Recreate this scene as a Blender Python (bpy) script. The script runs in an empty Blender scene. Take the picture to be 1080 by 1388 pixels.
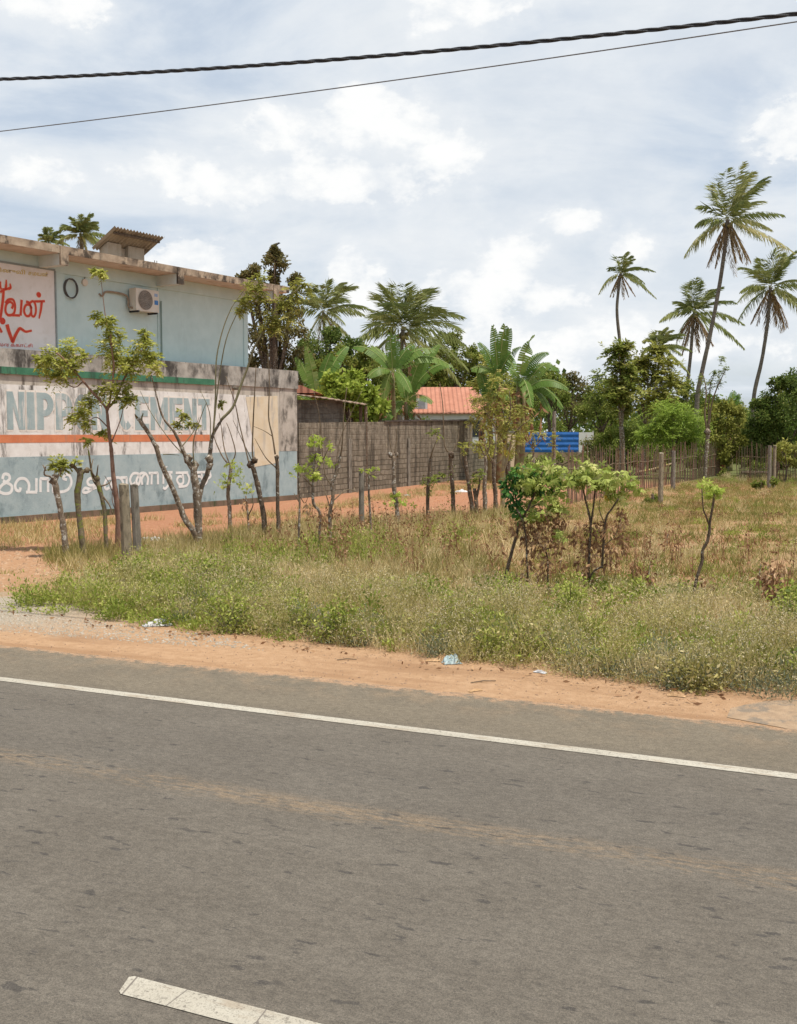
import bpy, math, random
import numpy as np
from mathutils import Vector

random.seed(7)
R = np.random.default_rng(11)
sc = bpy.context.scene
COL = sc.collection

# ------------------------------------------------------------------ camera, sky, sun, exposure
F, CX, CY, HOR, H = 1450.0, 540.0, 694.0, 588.0, 2.3
PITCH = math.atan((CY - HOR) / F)
cam_d = bpy.data.cameras.new('camera'); cam = bpy.data.objects.new('camera', cam_d); COL.objects.link(cam)
cam.location = (0, 0, H); cam.rotation_euler = (math.pi / 2 - PITCH, 0, 0)
cam_d.sensor_fit = 'HORIZONTAL'; cam_d.sensor_width = 36; cam_d.lens = 36 * F / 1080
cam_d.clip_start = 0.1; cam_d.clip_end = 3000
sc.camera = cam
sc.view_settings.view_transform = 'Standard'; sc.view_settings.look = 'None'
sc.view_settings.exposure = 0.3; sc.view_settings.gamma = 1; sc.view_settings.use_curve_mapping = False
sc.cycles.max_bounces = 6; sc.cycles.transparent_max_bounces = 6

SUN_EL, SUN_AZ = math.radians(71), math.radians(118)      # azimuth clockwise from +Y (view direction)
sun_d = bpy.data.lights.new('sun', 'SUN'); sun = bpy.data.objects.new('sun', sun_d); COL.objects.link(sun)
sun_d.energy = 4.2; sun_d.angle = math.radians(0.6); sun_d.color = (1.0, 0.93, 0.82)
sdir = Vector((math.sin(SUN_AZ) * math.cos(SUN_EL), math.cos(SUN_AZ) * math.cos(SUN_EL), math.sin(SUN_EL)))
sun.rotation_euler = (-sdir).to_track_quat('-Z', 'Y').to_euler(); sun.location = sdir * 60


class N:
    """short hand for node trees"""
    def __init__(s, nt): s.nt = nt
    def new(s, t, **kw):
        n = s.nt.nodes.new(t)
        for k, v in kw.items(): setattr(n, k, v)
        return n
    def put(s, sock, v):
        if hasattr(v, 'is_output'): s.nt.links.new(v, sock)
        elif isinstance(v, (tuple, list)) and len(v) == 3 and sock.type == 'RGBA': sock.default_value = (*v, 1)
        else: sock.default_value = v
    def m(s, op, a, b=0.0, c=None, clamp=False):
        n = s.new('ShaderNodeMath', operation=op, use_clamp=clamp); s.put(n.inputs[0], a); s.put(n.inputs[1], b)
        if c is not None: s.put(n.inputs[2], c)
        return n.outputs[0]
    def vm(s, op, a, b):
        n = s.new('ShaderNodeVectorMath', operation=op); s.put(n.inputs[0], a); s.put(n.inputs[1], b); return n.outputs[0]
    def noise(s, v, scale, detail=4, rough=.55, dist=0.0, col=False):
        n = s.new('ShaderNodeTexNoise'); s.put(n.inputs['Vector'], v); s.put(n.inputs['Scale'], scale)
        n.inputs['Detail'].default_value = detail; n.inputs['Roughness'].default_value = rough; n.inputs['Distortion'].default_value = dist
        return n.outputs['Color' if col else 'Fac']
    def vor(s, v, scale, rnd=1.0, feature='F1'):
        n = s.new('ShaderNodeTexVoronoi', feature=feature); s.put(n.inputs['Vector'], v); n.inputs['Scale'].default_value = scale
        n.inputs['Randomness'].default_value = rnd; return n.outputs['Distance']
    def step(s, v, lo, hi):
        n = s.new('ShaderNodeMapRange', interpolation_type='SMOOTHSTEP'); s.put(n.inputs[0], v); s.put(n.inputs[1], lo); s.put(n.inputs[2], hi)
        return n.outputs[0]
    def mix(s, f, a, b):
        n = s.new('ShaderNodeMix', data_type='RGBA'); s.put(n.inputs[0], f); s.put(n.inputs[6], a); s.put(n.inputs[7], b); return n.outputs[2]
    def mul(s, f, a, b):
        n = s.new('ShaderNodeMix', data_type='RGBA', blend_type='MULTIPLY'); s.put(n.inputs[0], f); s.put(n.inputs[6], a); s.put(n.inputs[7], b); return n.outputs[2]
    def ramp(s, f, stops):
        n = s.new('ShaderNodeValToRGB'); s.put(n.inputs[0], f); e = n.color_ramp.elements
        while len(e) < len(stops): e.new(1)
        for k, (p, c) in zip(e, stops): k.position = p; k.color = (*c, 1)
        return n.outputs[0]
    def obj(s): return s.new('ShaderNodeTexCoord').outputs['Object']
    def scaled(s, v, sc3):
        n = s.new('ShaderNodeMapping'); s.put(n.inputs['Vector'], v); n.inputs['Scale'].default_value = sc3; return n.outputs[0]
    def xyz(s, v):
        n = s.new('ShaderNodeSeparateXYZ'); s.put(n.inputs[0], v); return n.outputs
    def bump(s, h, dist=.01, st=1.0):
        n = s.new('ShaderNodeBump'); s.put(n.inputs['Height'], h); n.inputs['Distance'].default_value = dist; n.inputs['Strength'].default_value = st
        return n.outputs[0]


# sky: Nishita with procedural cloud over it
world = bpy.data.worlds.new('World'); sc.world = world; world.use_nodes = True
W = N(world.node_tree); bg = world.node_tree.nodes['Background']
sky = W.new('ShaderNodeTexSky', sky_type='NISHITA', sun_disc=False)
sky.sun_elevation = SUN_EL; sky.sun_rotation = SUN_AZ; sky.air_density = 1.0; sky.dust_density = 1.5
d = W.new('ShaderNodeTexCoord').outputs['Generated']
dx, dy, dz = W.xyz(d)
el = W.m('ARCSINE', dz); az = W.m('ARCTAN2', dx, dy)
cv = W.new('ShaderNodeCombineXYZ'); zz = W.m('ADD', W.m('MAXIMUM', dz, 0.0), 0.22)
W.put(cv.inputs[0], W.m('DIVIDE', dx, zz)); W.put(cv.inputs[1], W.m('DIVIDE', dy, zz))
flat = cv.outputs[0]
ae = W.new('ShaderNodeCombineXYZ'); W.put(ae.inputs[0], az); W.put(ae.inputs[1], W.m('MULTIPLY', el, 1.5))
aev = ae.outputs[0]
sheet = W.noise(W.scaled(flat, (1.0, 1.5, 1)), 1.25, 9, .6, .35)                 # high thin cloud
veil = W.step(sheet, .30, .56)
big = W.noise(aev, 9, 9, .58, .2); fine = W.noise(aev, 30, 6, .6)
def blobs(lst, k):
    out = None
    for (px, py, rx, ry) in lst:
        a0 = math.atan2((px - CX) / F, 1); e0 = math.atan((HOR - py) / F); ra, re = rx / F, ry / F
        q = W.m('ADD', W.m('POWER', W.m('DIVIDE', W.m('SUBTRACT', az, a0), ra), 2), W.m('POWER', W.m('DIVIDE', W.m('SUBTRACT', el, e0), re), 2))
        v = W.m('SUBTRACT', 1.0, W.m('SQRT', q)); out = v if out is None else W.m('SMOOTH_MAX', out, v, k)
    return W.m('MAXIMUM', out, -1.2)
cum = blobs([(262, 356, 62, 34), (225, 372, 40, 24), (472, 372, 30, 36), (495, 405, 40, 40), (690, 372, 62, 52), (655, 408, 70, 40), (740, 405, 60, 36), (610, 385, 50, 30), (850, 352, 34, 24), (500, 158, 70, 34), (540, 190, 90, 34), (410, 185, 70, 34),
             (600, 215, 80, 34), (330, 262, 120, 30), (220, 250, 90, 26), (60, 50, 90, 30), (625, 25, 90, 34), (40, 262, 90, 26), (1060, 205, 60, 40), (770, 310, 40, 18), (480, 250, 140, 36), (800, 470, 260, 36)], .2)
soft = blobs([(620, 240, 420, 150), (640, 380, 400, 90), (560, 480, 800, 70), (900, 80, 260, 90), (720, 170, 300, 90), (980, 400, 300, 120), (560, 60, 160, 60)], .4)
mid_ = W.noise(aev, 16, 8, .6, .25)
pv = W.m('ADD', W.m('ADD', cum, W.m('MULTIPLY', W.m('SUBTRACT', big, .5), 1.6)), W.m('ADD', W.m('MULTIPLY', W.m('SUBTRACT', mid_, .5), 1.9), W.m('MULTIPLY', W.m('SUBTRACT', fine, .5), 1.1)))
pm = W.m('MAXIMUM', W.step(pv, -.1, .34), W.m('MULTIPLY', W.step(pv, -.7, .1), .5))
lit = W.step(W.m('ADD', W.m('MULTIPLY', pv, .5), W.m('ADD', W.m('MULTIPLY', W.m('SUBTRACT', fine, .5), .9), W.m('MULTIPLY', W.m('SUBTRACT', mid_, .5), .8))), -.1, .5)
ccol = W.mix(lit, (6.5, 6.8, 7.1), (7.9, 7.92, 7.85))
scol = W.mix(W.step(sheet, .40, .70), (5.0, 5.65, 6.45), (6.9, 7.12, 7.3))
sv_ = W.step(W.m('ADD', soft, W.m('MULTIPLY', W.m('SUBTRACT', big, .5), 2.2)), -.35, .7)
base = W.mix(W.m('ADD', .62, W.m('MULTIPLY', veil, .34)), sky.outputs[0], scol)
base = W.mix(W.m('MULTIPLY', sv_, .45), base, W.mix(W.step(mid_, .35, .65), (6.5, 6.75, 6.95), (7.4, 7.5, 7.5)))
W.put(bg.inputs[0], W.mix(W.m('MULTIPLY', pm, .95), base, ccol)); bg.inputs[1].default_value = 0.104

# ------------------------------------------------------------------ measuring helpers (design-time: photo pixel -> place in the world)
fw = np.array([0, math.cos(PITCH), -math.sin(PITCH)]); up = np.array([0, math.sin(PITCH), math.cos(PITCH)]); EYE = np.array([0, 0, H])
def ray(px, py): return np.array([1, 0, 0]) * (px - CX) / F + fw - up * (py - CY) / F
def G(px, py, z=0.0):
    r = ray(px, py); return EYE + r * ((z - H) / r[2])
def P(px, py, Y):
    r = ray(px, py); return EYE + r * (Y / r[1])
def hit(px, py, p0, n):
    r = ray(px, py); return EYE + r * (np.dot(np.array(p0) - EYE, n) / np.dot(r, n))
def unit(v): return v / np.linalg.norm(v)
UR = unit(np.array([3240., -1450., 0])); NR = np.array([-UR[1], UR[0], 0])      # road direction / road normal
ROAD_ROT = math.atan2(UR[1], UR[0])
def inpoly(p, poly):
    x, y = p[:, 0], p[:, 1]; c = np.zeros(len(p), bool); n = len(poly)
    for i in range(n):
        x1, y1 = poly[i][:2]; x2, y2 = poly[(i + 1) % n][:2]
        c ^= ((y1 > y) != (y2 > y)) & (x < (x2 - x1) * (y - y1) / (y2 - y1 + 1e-12) + x1)
    return c

# ------------------------------------------------------------------ object helpers
XF = {}
def tag(o, label=None, cat=None, group=None, kind=None):
    if label: o['label'] = label
    if cat: o['category'] = cat
    if group: o['group'] = group
    if kind: o['kind'] = kind
    return o
def thing(name, label, cat, loc=(0, 0, 0), rot=0.0, group=None):
    o = bpy.data.objects.new(name, None); COL.objects.link(o); o.location = tuple(float(v) for v in loc); o.rotation_euler = (0, 0, rot)
    o.empty_display_size = .2
    XF[o.name] = (np.array(o.location), rot); return tag(o, label, cat, group)
def tolocal(o, v):
    while o.parent: o = o.parent
    if o.name not in XF: return v
    l, r = XF[o.name]; v = np.asarray(v, float) - l; c, s = math.cos(r), math.sin(r)
    return np.stack([v[..., 0] * c + v[..., 1] * s, -v[..., 0] * s + v[..., 1] * c, v[..., 2]], -1)
def link(name, me, mat, parent=None, **kw):
    o = bpy.data.objects.new(name, me); COL.objects.link(o)
    if mat: me.materials.append(mat)
    if parent: o.parent = parent
    return tag(o, **kw)

class MB:
    def __init__(s): s.v = []; s.f = []
    def add(s, verts, faces):
        b = len(s.v); s.v += [tuple(map(float, p)) for p in verts]; s.f += [tuple(i + b for i in f) for f in faces]; return s
    def box(s, x0, x1, y0, y1, z0, z1):
        return s.add([(x, y, z) for z in (z0, z1) for y in (y0, y1) for x in (x0, x1)],
                     [(0, 2, 3, 1), (4, 5, 7, 6), (0, 1, 5, 4), (2, 6, 7, 3), (0, 4, 6, 2), (1, 3, 7, 5)])
    def prism(s, pts, d):      # polygon pts (3D) extruded by vector d
        n = len(pts); a = [np.array(p, float) for p in pts]; b = [p + np.array(d) for p in a]
        return s.add(a + b, [tuple(range(n))[::-1], tuple(range(n, 2 * n))] + [(i, (i + 1) % n, n + (i + 1) % n, n + i) for i in range(n)])
    def tube(s, pts, rad, sides=8, wob=0.0, cap=True):
        pts = np.array(pts, float); n = len(pts)
        rad = np.interp(np.linspace(0, 1, n), np.linspace(0, 1, len(rad)), rad) if hasattr(rad, '__len__') else np.full(n, rad)
        t = np.gradient(pts, axis=0); t /= np.linalg.norm(t, axis=1)[:, None] + 1e-9
        ref = np.array([0, 0, 1.]) if abs(t[0][2]) < .9 else np.array([1., 0, 0])
        a = np.cross(t[0], ref); a /= np.linalg.norm(a); V = []
        ph = np.arange(sides) / sides * 2 * math.pi; lob = 1 + wob * R.normal(size=sides) * .5
        for i in range(n):
            a = a - t[i] * np.dot(a, t[i]); a /= np.linalg.norm(a) + 1e-9; b = np.cross(t[i], a)
            rr = rad[i] * lob * (1 + wob * R.normal(size=sides) * .6)
            V += [pts[i] + (a * math.cos(p) + b * math.sin(p)) * r for p, r in zip(ph, rr)]
        Fc = [(i * sides + j, i * sides + (j + 1) % sides, (i + 1) * sides + (j + 1) % sides, (i + 1) * sides + j) for i in range(n - 1) for j in range(sides)]
        if cap: Fc += [tuple(range(sides))[::-1], tuple(range((n - 1) * sides, n * sides))]
        return s.add(V, Fc)
    def build(s, name, mat, parent=None, local=False, smooth=False, **kw):
        me = bpy.data.meshes.new(name); v = np.array(s.v)
        if parent is not None and not local: v = tolocal(parent, v)
        me.from_pydata([tuple(p) for p in v], [], s.f); me.update()
        if smooth: me.polygons.foreach_set('use_smooth', [True] * len(me.polygons))
        return link(name, me, mat, parent, **kw)

def spline(pts, k=4):
    """Catmull-Rom through the points"""
    p = np.array(pts, float)
    if len(p) < 3: return np.array([p[0] + (p[-1] - p[0]) * i / k for i in range(k + 1)])
    q = np.vstack([2 * p[0] - p[1], p, 2 * p[-1] - p[-2]]); out = []
    for i in range(1, len(q) - 2):
        for j in range(k):
            t = j / k; out.append(.5 * (2 * q[i] + (q[i + 1] - q[i - 1]) * t + (2 * q[i - 1] - 5 * q[i] + 4 * q[i + 1] - q[i + 2]) * t * t + (3 * q[i] - q[i - 1] - 3 * q[i + 1] + q[i + 2]) * t ** 3))
    return np.array(out + [p[-1]])

def quads(name, Q, val, mat, parent=None, **kw):
    """many small four-cornered leaves as one mesh; val is a 0..1 tint number per leaf"""
    Q = np.asarray(Q, float); n = len(Q)
    v = Q.reshape(-1, 3)
    if parent is not None: v = tolocal(parent, v)
    me = bpy.data.meshes.new(name); me.vertices.add(4 * n); me.vertices.foreach_set('co', v.astype(np.float32).ravel())
    me.loops.add(4 * n); me.loops.foreach_set('vertex_index', np.arange(4 * n, dtype=np.int32))
    me.polygons.add(n); me.polygons.foreach_set('loop_start', np.arange(0, 4 * n, 4, dtype=np.int32)); me.polygons.foreach_set('loop_total', np.full(n, 4, np.int32))
    at = me.attributes.new('tint', 'FLOAT', 'FACE'); at.data.foreach_set('value', np.clip(val, 0, 1).astype(np.float32))
    me.update(calc_edges=True); me.validate()
    return link(name, me, mat, parent, **kw)
def nrm(v): return v / (np.linalg.norm(v, axis=-1, keepdims=True) + 1e-9)
def leafq(b, dr, L, Wd, side=None, mid=.45):
    """rhomb leaves from base b along unit dr"""
    n = len(b); dr = nrm(dr)
    if side is None: side = np.cross(dr, R.normal(size=(n, 3)))
    side = nrm(side); L = np.broadcast_to(np.asarray(L, float), (n,))[:, None]; Wd = np.broadcast_to(np.asarray(Wd, float), (n,))[:, None]
    m = b + dr * L * mid
    return np.stack([b, m + side * Wd / 2, b + dr * L, m - side * Wd / 2], 1)

# ------------------------------------------------------------------ materials
def mat(name, fn, rough=.8, spec=.3):
    m = bpy.data.materials.new(name); m.use_nodes = True; n = N(m.node_tree); b = m.node_tree.nodes['Principled BSDF']
    b.inputs['Roughness'].default_value = rough; b.inputs['Specular IOR Level'].default_value = spec
    c, h = fn(n)
    n.put(b.inputs['Base Color'], c)
    if h is not None: n.put(b.inputs['Normal'], h)
    return m
def mottled(name, c1, c2, scale=6, rough=.8, stain=None, stsc=1.0, lo=.5, hi=.65, bump=.01, stretch=(1, 1, 1), c3=None):
    def fn(n):
        o = n.obj(); v = n.noise(n.scaled(o, stretch), scale, 7, .62)
        c = n.mix(n.step(v, .3, .7), c1, c2)
        if c3: c = n.mix(n.step(n.noise(o, scale * 3.1, 4, .6), .52, .66), c, c3)
        if stain: c = n.mix(n.step(n.noise(n.scaled(o, (stretch[0], stretch[1], stretch[2])), stsc, 8, .68, .3), lo, hi), c, stain)
        return c, n.bump(n.noise(o, scale * 5, 6, .7), bump)
    return mat(name, fn, rough)
def leafmat(name, stops, trans=.42, rough=.55):
    if name.startswith(('leaf', 'palm_leaf', 'banana', 'cassava', 'vine', 'verge_green')): stops = [(p, tuple(min(.72, v * 1.22) for v in c)) for p, c in stops]
    m = bpy.data.materials.new(name); m.use_nodes = True; n = N(m.node_tree); b = m.node_tree.nodes['Principled BSDF']; out = m.node_tree.nodes['Material Output']
    a = n.new('ShaderNodeAttribute', attribute_name='tint'); c = n.ramp(a.outputs['Fac'], stops)
    n.put(b.inputs['Base Color'], c); b.inputs['Roughness'].default_value = rough; b.inputs['Specular IOR Level'].default_value = .12
    t = n.new('ShaderNodeBsdfTranslucent'); n.put(t.inputs[0], c)
    mx = n.new('ShaderNodeMixShader'); mx.inputs[0].default_value = trans; n.put(mx.inputs[1], b.outputs[0]); n.put(mx.inputs[2], t.outputs[0]); n.put(out.inputs[0], mx.outputs[0])
    return m
def ramp4(a, b, c, e=None):
    e = e or c; return [(0, a), (.4, b), (.75, c), (1, e)]
M = {}
M['bark'] = mottled('bark_grey_brown', (.12, .085, .058), (.27, .21, .15), 11, .9, (.52, .49, .43), 13, .54, .59, .03)
M['bark_dark'] = mottled('bark_dark', (.08, .055, .038), (.18, .13, .088), 12, .9, (.42, .39, .33), 15, .58, .62, .03)
M['bark_moss'] = mottled('bark_mossy', (.11, .085, .055), (.25, .2, .13), 11, .9, (.2, .22, .05), 6, .52, .58, .03)
M['bark_yellow'] = mottled('bark_yellow_lichen', (.24, .19, .12), (.36, .3, .18), 8, .9, (.5, .4, .06), 5, .5, .58, .02)
M['bark_red'] = mottled('bark_reddish', (.19, .10, .07), (.27, .165, .12), 12, .85, (.36, .27, .22), 8, .6, .7, .015)
M['twig'] = mottled('twig_brown', (.13, .095, .06), (.21, .16, .105), 12, .9)
M['twig_green'] = mottled('twig_green_brown', (.16, .15, .08), (.25, .22, .13), 12, .9)
M['palm_bark'] = mottled('palm_bark', (.11, .09, .07), (.2, .17, .135), 3, .9, (.06, .05, .04), 5, .55, .65, .02, (1, 1, 4))
M['concrete'] = mottled('weathered_concrete', (.21, .175, .12), (.37, .31, .22), 16, .92, (.09, .072, .05), 9, .5, .62, .03, (1, 1, .3))
M['concrete_grey'] = mottled('grey_concrete', (.17, .15, .12), (.29, .26, .215), 14, .92, (.09, .08, .062), 8, .5, .62, .03, (1, 1, .3))
M['leaf_neem'] = leafmat('leaf_neem', ramp4((.17, .19, .035), (.29, .31, .06), (.43, .44, .12), (.58, .52, .22)))
M['leaf_yellow'] = leafmat('leaf_yellow_green', ramp4((.16, .165, .035), (.25, .26, .055), (.38, .37, .11), (.5, .43, .16)))
M['leaf_lime'] = leafmat('leaf_lime', ramp4((.17, .22, .033), (.27, .34, .055), (.39, .45, .1), (.48, .48, .16)))
M['leaf_mid'] = leafmat('leaf_mid_green', ramp4((.08, .11, .02), (.135, .175, .032), (.22, .25, .055), (.33, .32, .1)))
M['leaf_dark'] = leafmat('leaf_dark_green', ramp4((.05, .078, .017), (.088, .13, .028), (.155, .2, .048), (.25, .25, .085)))
M['leaf_olive'] = leafmat('leaf_olive', ramp4((.08, .09, .025), (.13, .14, .04), (.2, .2, .065), (.28, .22, .09)))
M['leaf_feather'] = leafmat('leaf_feather', ramp4((.16, .23, .037), (.23, .32, .055), (.32, .42, .085), (.38, .46, .12)))
M['leaf_bronze'] = leafmat('leaf_bronze', ramp4((.085, .078, .028), (.125, .115, .04), (.18, .15, .06), (.22, .15, .08)))
M['palm_leaf'] = leafmat('palm_leaf', ramp4((.10, .125, .04), (.17, .195, .062), (.28, .28, .11), (.44, .40, .2)), .3, .45)
M['palm_dry'] = leafmat('palm_dry', ramp4((.13, .075, .035), (.2, .12, .06), (.3, .21, .11), (.36, .28, .16)), .2)
M['banana_leaf'] = leafmat('banana_leaf', ramp4((.06, .115, .025), (.10, .175, .036), (.165, .24, .06), (.33, .34, .14)), .35, .4)
M['cassava_leaf'] = leafmat('cassava_leaf', ramp4((.15, .2, .04), (.25, .3, .065), (.37, .41, .12), (.5, .48, .2)), .3)
M['vine_leaf'] = leafmat('vine_leaf', ramp4((.025, .075, .022), (.05, .13, .03), (.14, .27, .045), (.3, .42, .09)), .3)
M['dead_leaf'] = leafmat('dead_leaf', ramp4((.16, .085, .045), (.26, .14, .075), (.42, .26, .14), (.58, .4, .24)), .2)
M['grass'] = leafmat('dry_grass', ramp4((.15, .175, .04), (.31, .27, .09), (.54, .43, .21), (.70, .58, .34)), .3, .7)
M['weed'] = leafmat('verge_weed', ramp4((.15, .15, .04), (.29, .265, .08), (.45, .39, .155), (.62, .53, .28)), .3, .6)
M['weed_green'] = leafmat('verge_green', ramp4((.11, .15, .028), (.19, .235, .04), (.29, .32, .07), (.4, .38, .13)), .3, .6)
M['seed'] = leafmat('seed_heads', ramp4((.38, .32, .19), (.52, .45, .29), (.64, .57, .40)), .3, .8)
M['metal'] = mottled('grey_metal', (.33, .31, .28), (.42, .40, .37), 6, .5)
M['black'] = mottled('black_rubber', (.02, .02, .022), (.035, .035, .038), 20, .5)
M['litter_white'] = mottled('litter_white', (.48, .48, .48), (.62, .62, .62), 10, .5)
M['litter_blue'] = mottled('litter_pale_blue', (.28, .38, .4), (.42, .5, .5), 14, .5)
M['litter_tan'] = mottled('litter_card', (.42, .26, .13), (.55, .36, .2), 12, .8)

# ------------------------------------------------------------------ ground and road
S = lambda px, py: float(np.dot(G(px, py), NR))
T_ = lambda px, py: float(np.dot(G(px, py), UR))
s_edge = np.mean([S(0, 877), S(540, 931), S(1080, 988)])
s_line = np.mean([S(0, 920), S(540, 988), S(1080, 1057)])
s_dash0 = S(180, 1326)
s_tan = np.mean([S(0, 1035), S(540, 1105), S(1000, 1180)])
print('road s', s_dash0, s_tan, s_line, s_edge, [round(S(a, b), 2) for a, b in ((20, 822), (400, 868), (800, 918), (1080, 945))], [round(S(a, b), 2) for a, b in ((0, 877), (540, 931), (1080, 988))])

LA, LB = G(80, 762), G(700, 697)                     # the live fence line between field and red lot
def ground_mat():
    def fn(n):
        o = n.obj(); x, s, z = n.xyz(o)
        wob = n.noise(o, .55, 6, .6); wob2 = n.noise(o, 3.0, 5, .65); fine = n.noise(o, 40, 5, .75); mid = n.noise(o, 9, 6, .7)
        sand = n.mix(n.step(mid, .3, .7), (.41, .25, .14), (.505, .325, .195))
        sand = n.mix(n.step(n.noise(n.scaled(o, (.35, 1.6, 1)), 1.6, 6, .6), .45, .68), sand, (.36, .215, .12))
        grav = n.mix(n.step(fine, .38, .62), (.26, .215, .155), (.5, .44, .36))
        gl = n.m('MULTIPLY', n.step(x, -7.2, -10.5), n.step(n.m('ADD', s, n.m('MULTIPLY', wob2, 1.2)), s_edge + 1.0, s_edge + 1.9))
        sand = n.mix(gl, sand, grav)
        peb = n.step(n.vor(o, 14), .16, .08); sand = n.mix(n.m('MULTIPLY', peb, n.step(wob2, .5, .62)), sand, (.25, .17, .11))
        red = n.mix(n.step(mid, .3, .72), (.31, .145, .08), (.41, .21, .125))
        red = n.mix(n.step(wob2, .5, .75), red, (.42, .24, .14))
        field = n.mix(n.step(n.m('ADD', n.m('MULTIPLY', wob2, .6), n.m('MULTIPLY', wob, .5)), .44, .64), (.33, .2, .1), (.42, .17, .085))
        field = n.mix(n.step(fine, .5, .7), field, (.36, .28, .15)); field = n.mix(n.m('MULTIPLY', n.step(x, 3.0, -2.0), .55), field, (.34, .25, .14))
        # world-placed masks: local x along the road, local y away from it
        la = (float(np.dot(LA, UR)), float(np.dot(LA, NR))); lb = (float(np.dot(LB, UR)), float(np.dot(LB, NR)))
        dl = unit(np.array([lb[0] - la[0], lb[1] - la[1]]));
        dist = n.m('ADD', n.m('MULTIPLY', n.m('SUBTRACT', x, la[0]), -dl[1]), n.m('MULTIPLY', n.m('SUBTRACT', s, la[1]), dl[0]))
        inlot = n.step(n.m('ADD', dist, n.m('MULTIPLY', n.m('SUBTRACT', wob2, .5), 1.6)), -.5, .5)
        left = n.step(n.m('ADD', x, n.m('MULTIPLY', n.m('SUBTRACT', wob2, .5), 3)), la[0] + 2.2, la[0] + .4)
        c = n.mix(n.m('MAXIMUM', inlot, n.m('MULTIPLY', left, n.step(s, 12.5, 14.2))), field, red)
        pinkdirt = n.mix(n.step(mid, .35, .7), (.37, .205, .11), (.47, .30, .185))
        c = n.mix(n.m('MULTIPLY', left, n.step(n.m('ADD', s, n.m('MULTIPLY', wob2, 2)), 20, 15)), c, pinkdirt)
        sn = n.m('ADD', s, n.m('MULTIPLY', n.m('SUBTRACT', wob2, .5), 1.3))
        c = n.mix(n.step(sn, s_edge + 3.2, s_edge + 2.4), c, sand)
        far = n.step(n.m('ADD', s, n.m('MULTIPLY', wob2, 8)), 50, 60); c = n.mix(far, c, (.11, .12, .04))
        h = n.m('ADD', n.m('MULTIPLY', mid, .6), n.m('MULTIPLY', fine, .5))
        return c, n.bump(h, .05, 1)
    return mat('ground_soil', fn, .95, .15)
def sheetobj(name, s0, s1, t0, t1, z, m, kind='structure', nx=1, jag=None):
    mb = MB(); ts = np.linspace(t0, t1, nx + 1)
    lo = [(t, s0, z) for t in ts]; hi = [(t, s1 + (jag(t) if jag else 0), z) for t in ts]
    mb.add(lo + hi, [(i, i + 1, nx + 2 + i, nx + 1 + i) for i in range(nx)])
    o = mb.build(name, m); o.rotation_euler = (0, 0, ROAD_ROT); return tag(o, kind=kind)
g = sheetobj('ground', -400, 900, -600, 600, 0, ground_mat())

def asphalt_mat():
    def fn(n):
        o = n.obj(); x, s, z = n.xyz(o)
        fine = n.noise(o, 95, 4, .8); grit = n.noise(o, 240, 2, .8); mid = n.noise(n.scaled(o, (.5, 1, 1)), 2.2, 7, .65); st = n.noise(n.scaled(o, (.12, 1, 1)), 3.2, 6, .65)
        c = n.mix(n.step(mid, .3, .7), (.118, .103, .085), (.143, .126, .105))
        c = n.mix(n.step(s, s_line - .15, s_line + .25), c, n.mix(n.step(mid, .3, .7), (.150, .126, .094), (.172, .145, .108)))
        d1 = n.m('ABSOLUTE', n.m('SUBTRACT', s, s_line - 1.2)); c = n.mix(n.m('MULTIPLY', n.step(d1, .9, .2), n.m('MULTIPLY', st, .5)), c, (.105, .094, .082))
        # dusty tan streak between the wheel tracks
        dt = n.m('ABSOLUTE', n.m('SUBTRACT', n.m('ADD', s, n.m('MULTIPLY', n.m('SUBTRACT', n.noise(n.scaled(o, (.25, .3, 1)), 1.4, 4), .5), .25)), s_tan))
        dm = n.m('MULTIPLY', n.step(dt, .22, .0), n.step(n.m('ADD', n.m('MULTIPLY', st, .3), n.m('MULTIPLY', n.noise(n.scaled(o, (.35, 1.4, 1)), 22, 5, .75), .75)), .46, .62))
        c = n.mix(n.m('MULTIPLY', dm, .6), c, (.28, .2, .125))
        dust = n.m('MULTIPLY', n.step(s, s_line + .3, s_edge), n.step(n.noise(o, 3, 6, .7), .45, .62)); c = n.mix(n.m('MULTIPLY', dust, .55), c, (.26, .19, .125))
        spill = n.m('MULTIPLY', n.step(s, s_edge - .38, s_edge - .02), n.step(n.m('ADD', n.m('MULTIPLY', n.noise(o, 7, 7, .75), .8), n.m('MULTIPLY', n.step(s, s_edge - .25, s_edge), .16)), .46, .60)); c = n.mix(n.m('MULTIPLY', spill, .85), c, (.40, .25, .15))
        sp = n.noise(n.scaled(o, (.42, 1, 1)), 13, 3, .55); c = n.mix(n.m('MULTIPLY', n.step(sp, .61, .69), n.m('MULTIPLY', n.step(n.noise(o, 1.3, 3), .36, .54), n.m('MULTIPLY', n.step(s, s_line, s_line - .3), .85))), c, (.062, .056, .051))
        sp2 = n.noise(n.scaled(o, (.5, 1, 1)), 34, 2, .5); c = n.mix(n.m('MULTIPLY', n.step(sp2, .66, .72), .5), c, (.07, .063, .056))
        lt = n.step(n.noise(o, 60, 2, .5), .72, .76); c = n.mix(n.m('MULTIPLY', lt, .35), c, (.3, .28, .24))
        c = n.mul(.72, c, n.mix(n.step(fine, .36, .64), (.66, .66, .66), (1.34, 1.33, 1.3)))
        c = n.mul(.75, c, n.mix(n.step(grit, .36, .64), (.72, .72, .72), (1.28, 1.27, 1.25)))
        c = n.mul(.8, c, n.mix(n.step(n.noise(n.scaled(o, (.6, 1, 1)), 28, 3, .6), .35, .65), (.86, .86, .86), (1.12, 1.12, 1.12)))
        c = n.mix(n.m('MULTIPLY', n.step(n.noise(o, 70, 2, .5), .66, .72), .55), c, (.05, .046, .042))
        return c, n.bump(n.m('ADD', fine, grit), .006, .8)
    return mat('asphalt', fn, .88, .3)
jr = np.random.default_rng(3).normal(size=4000)
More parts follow.
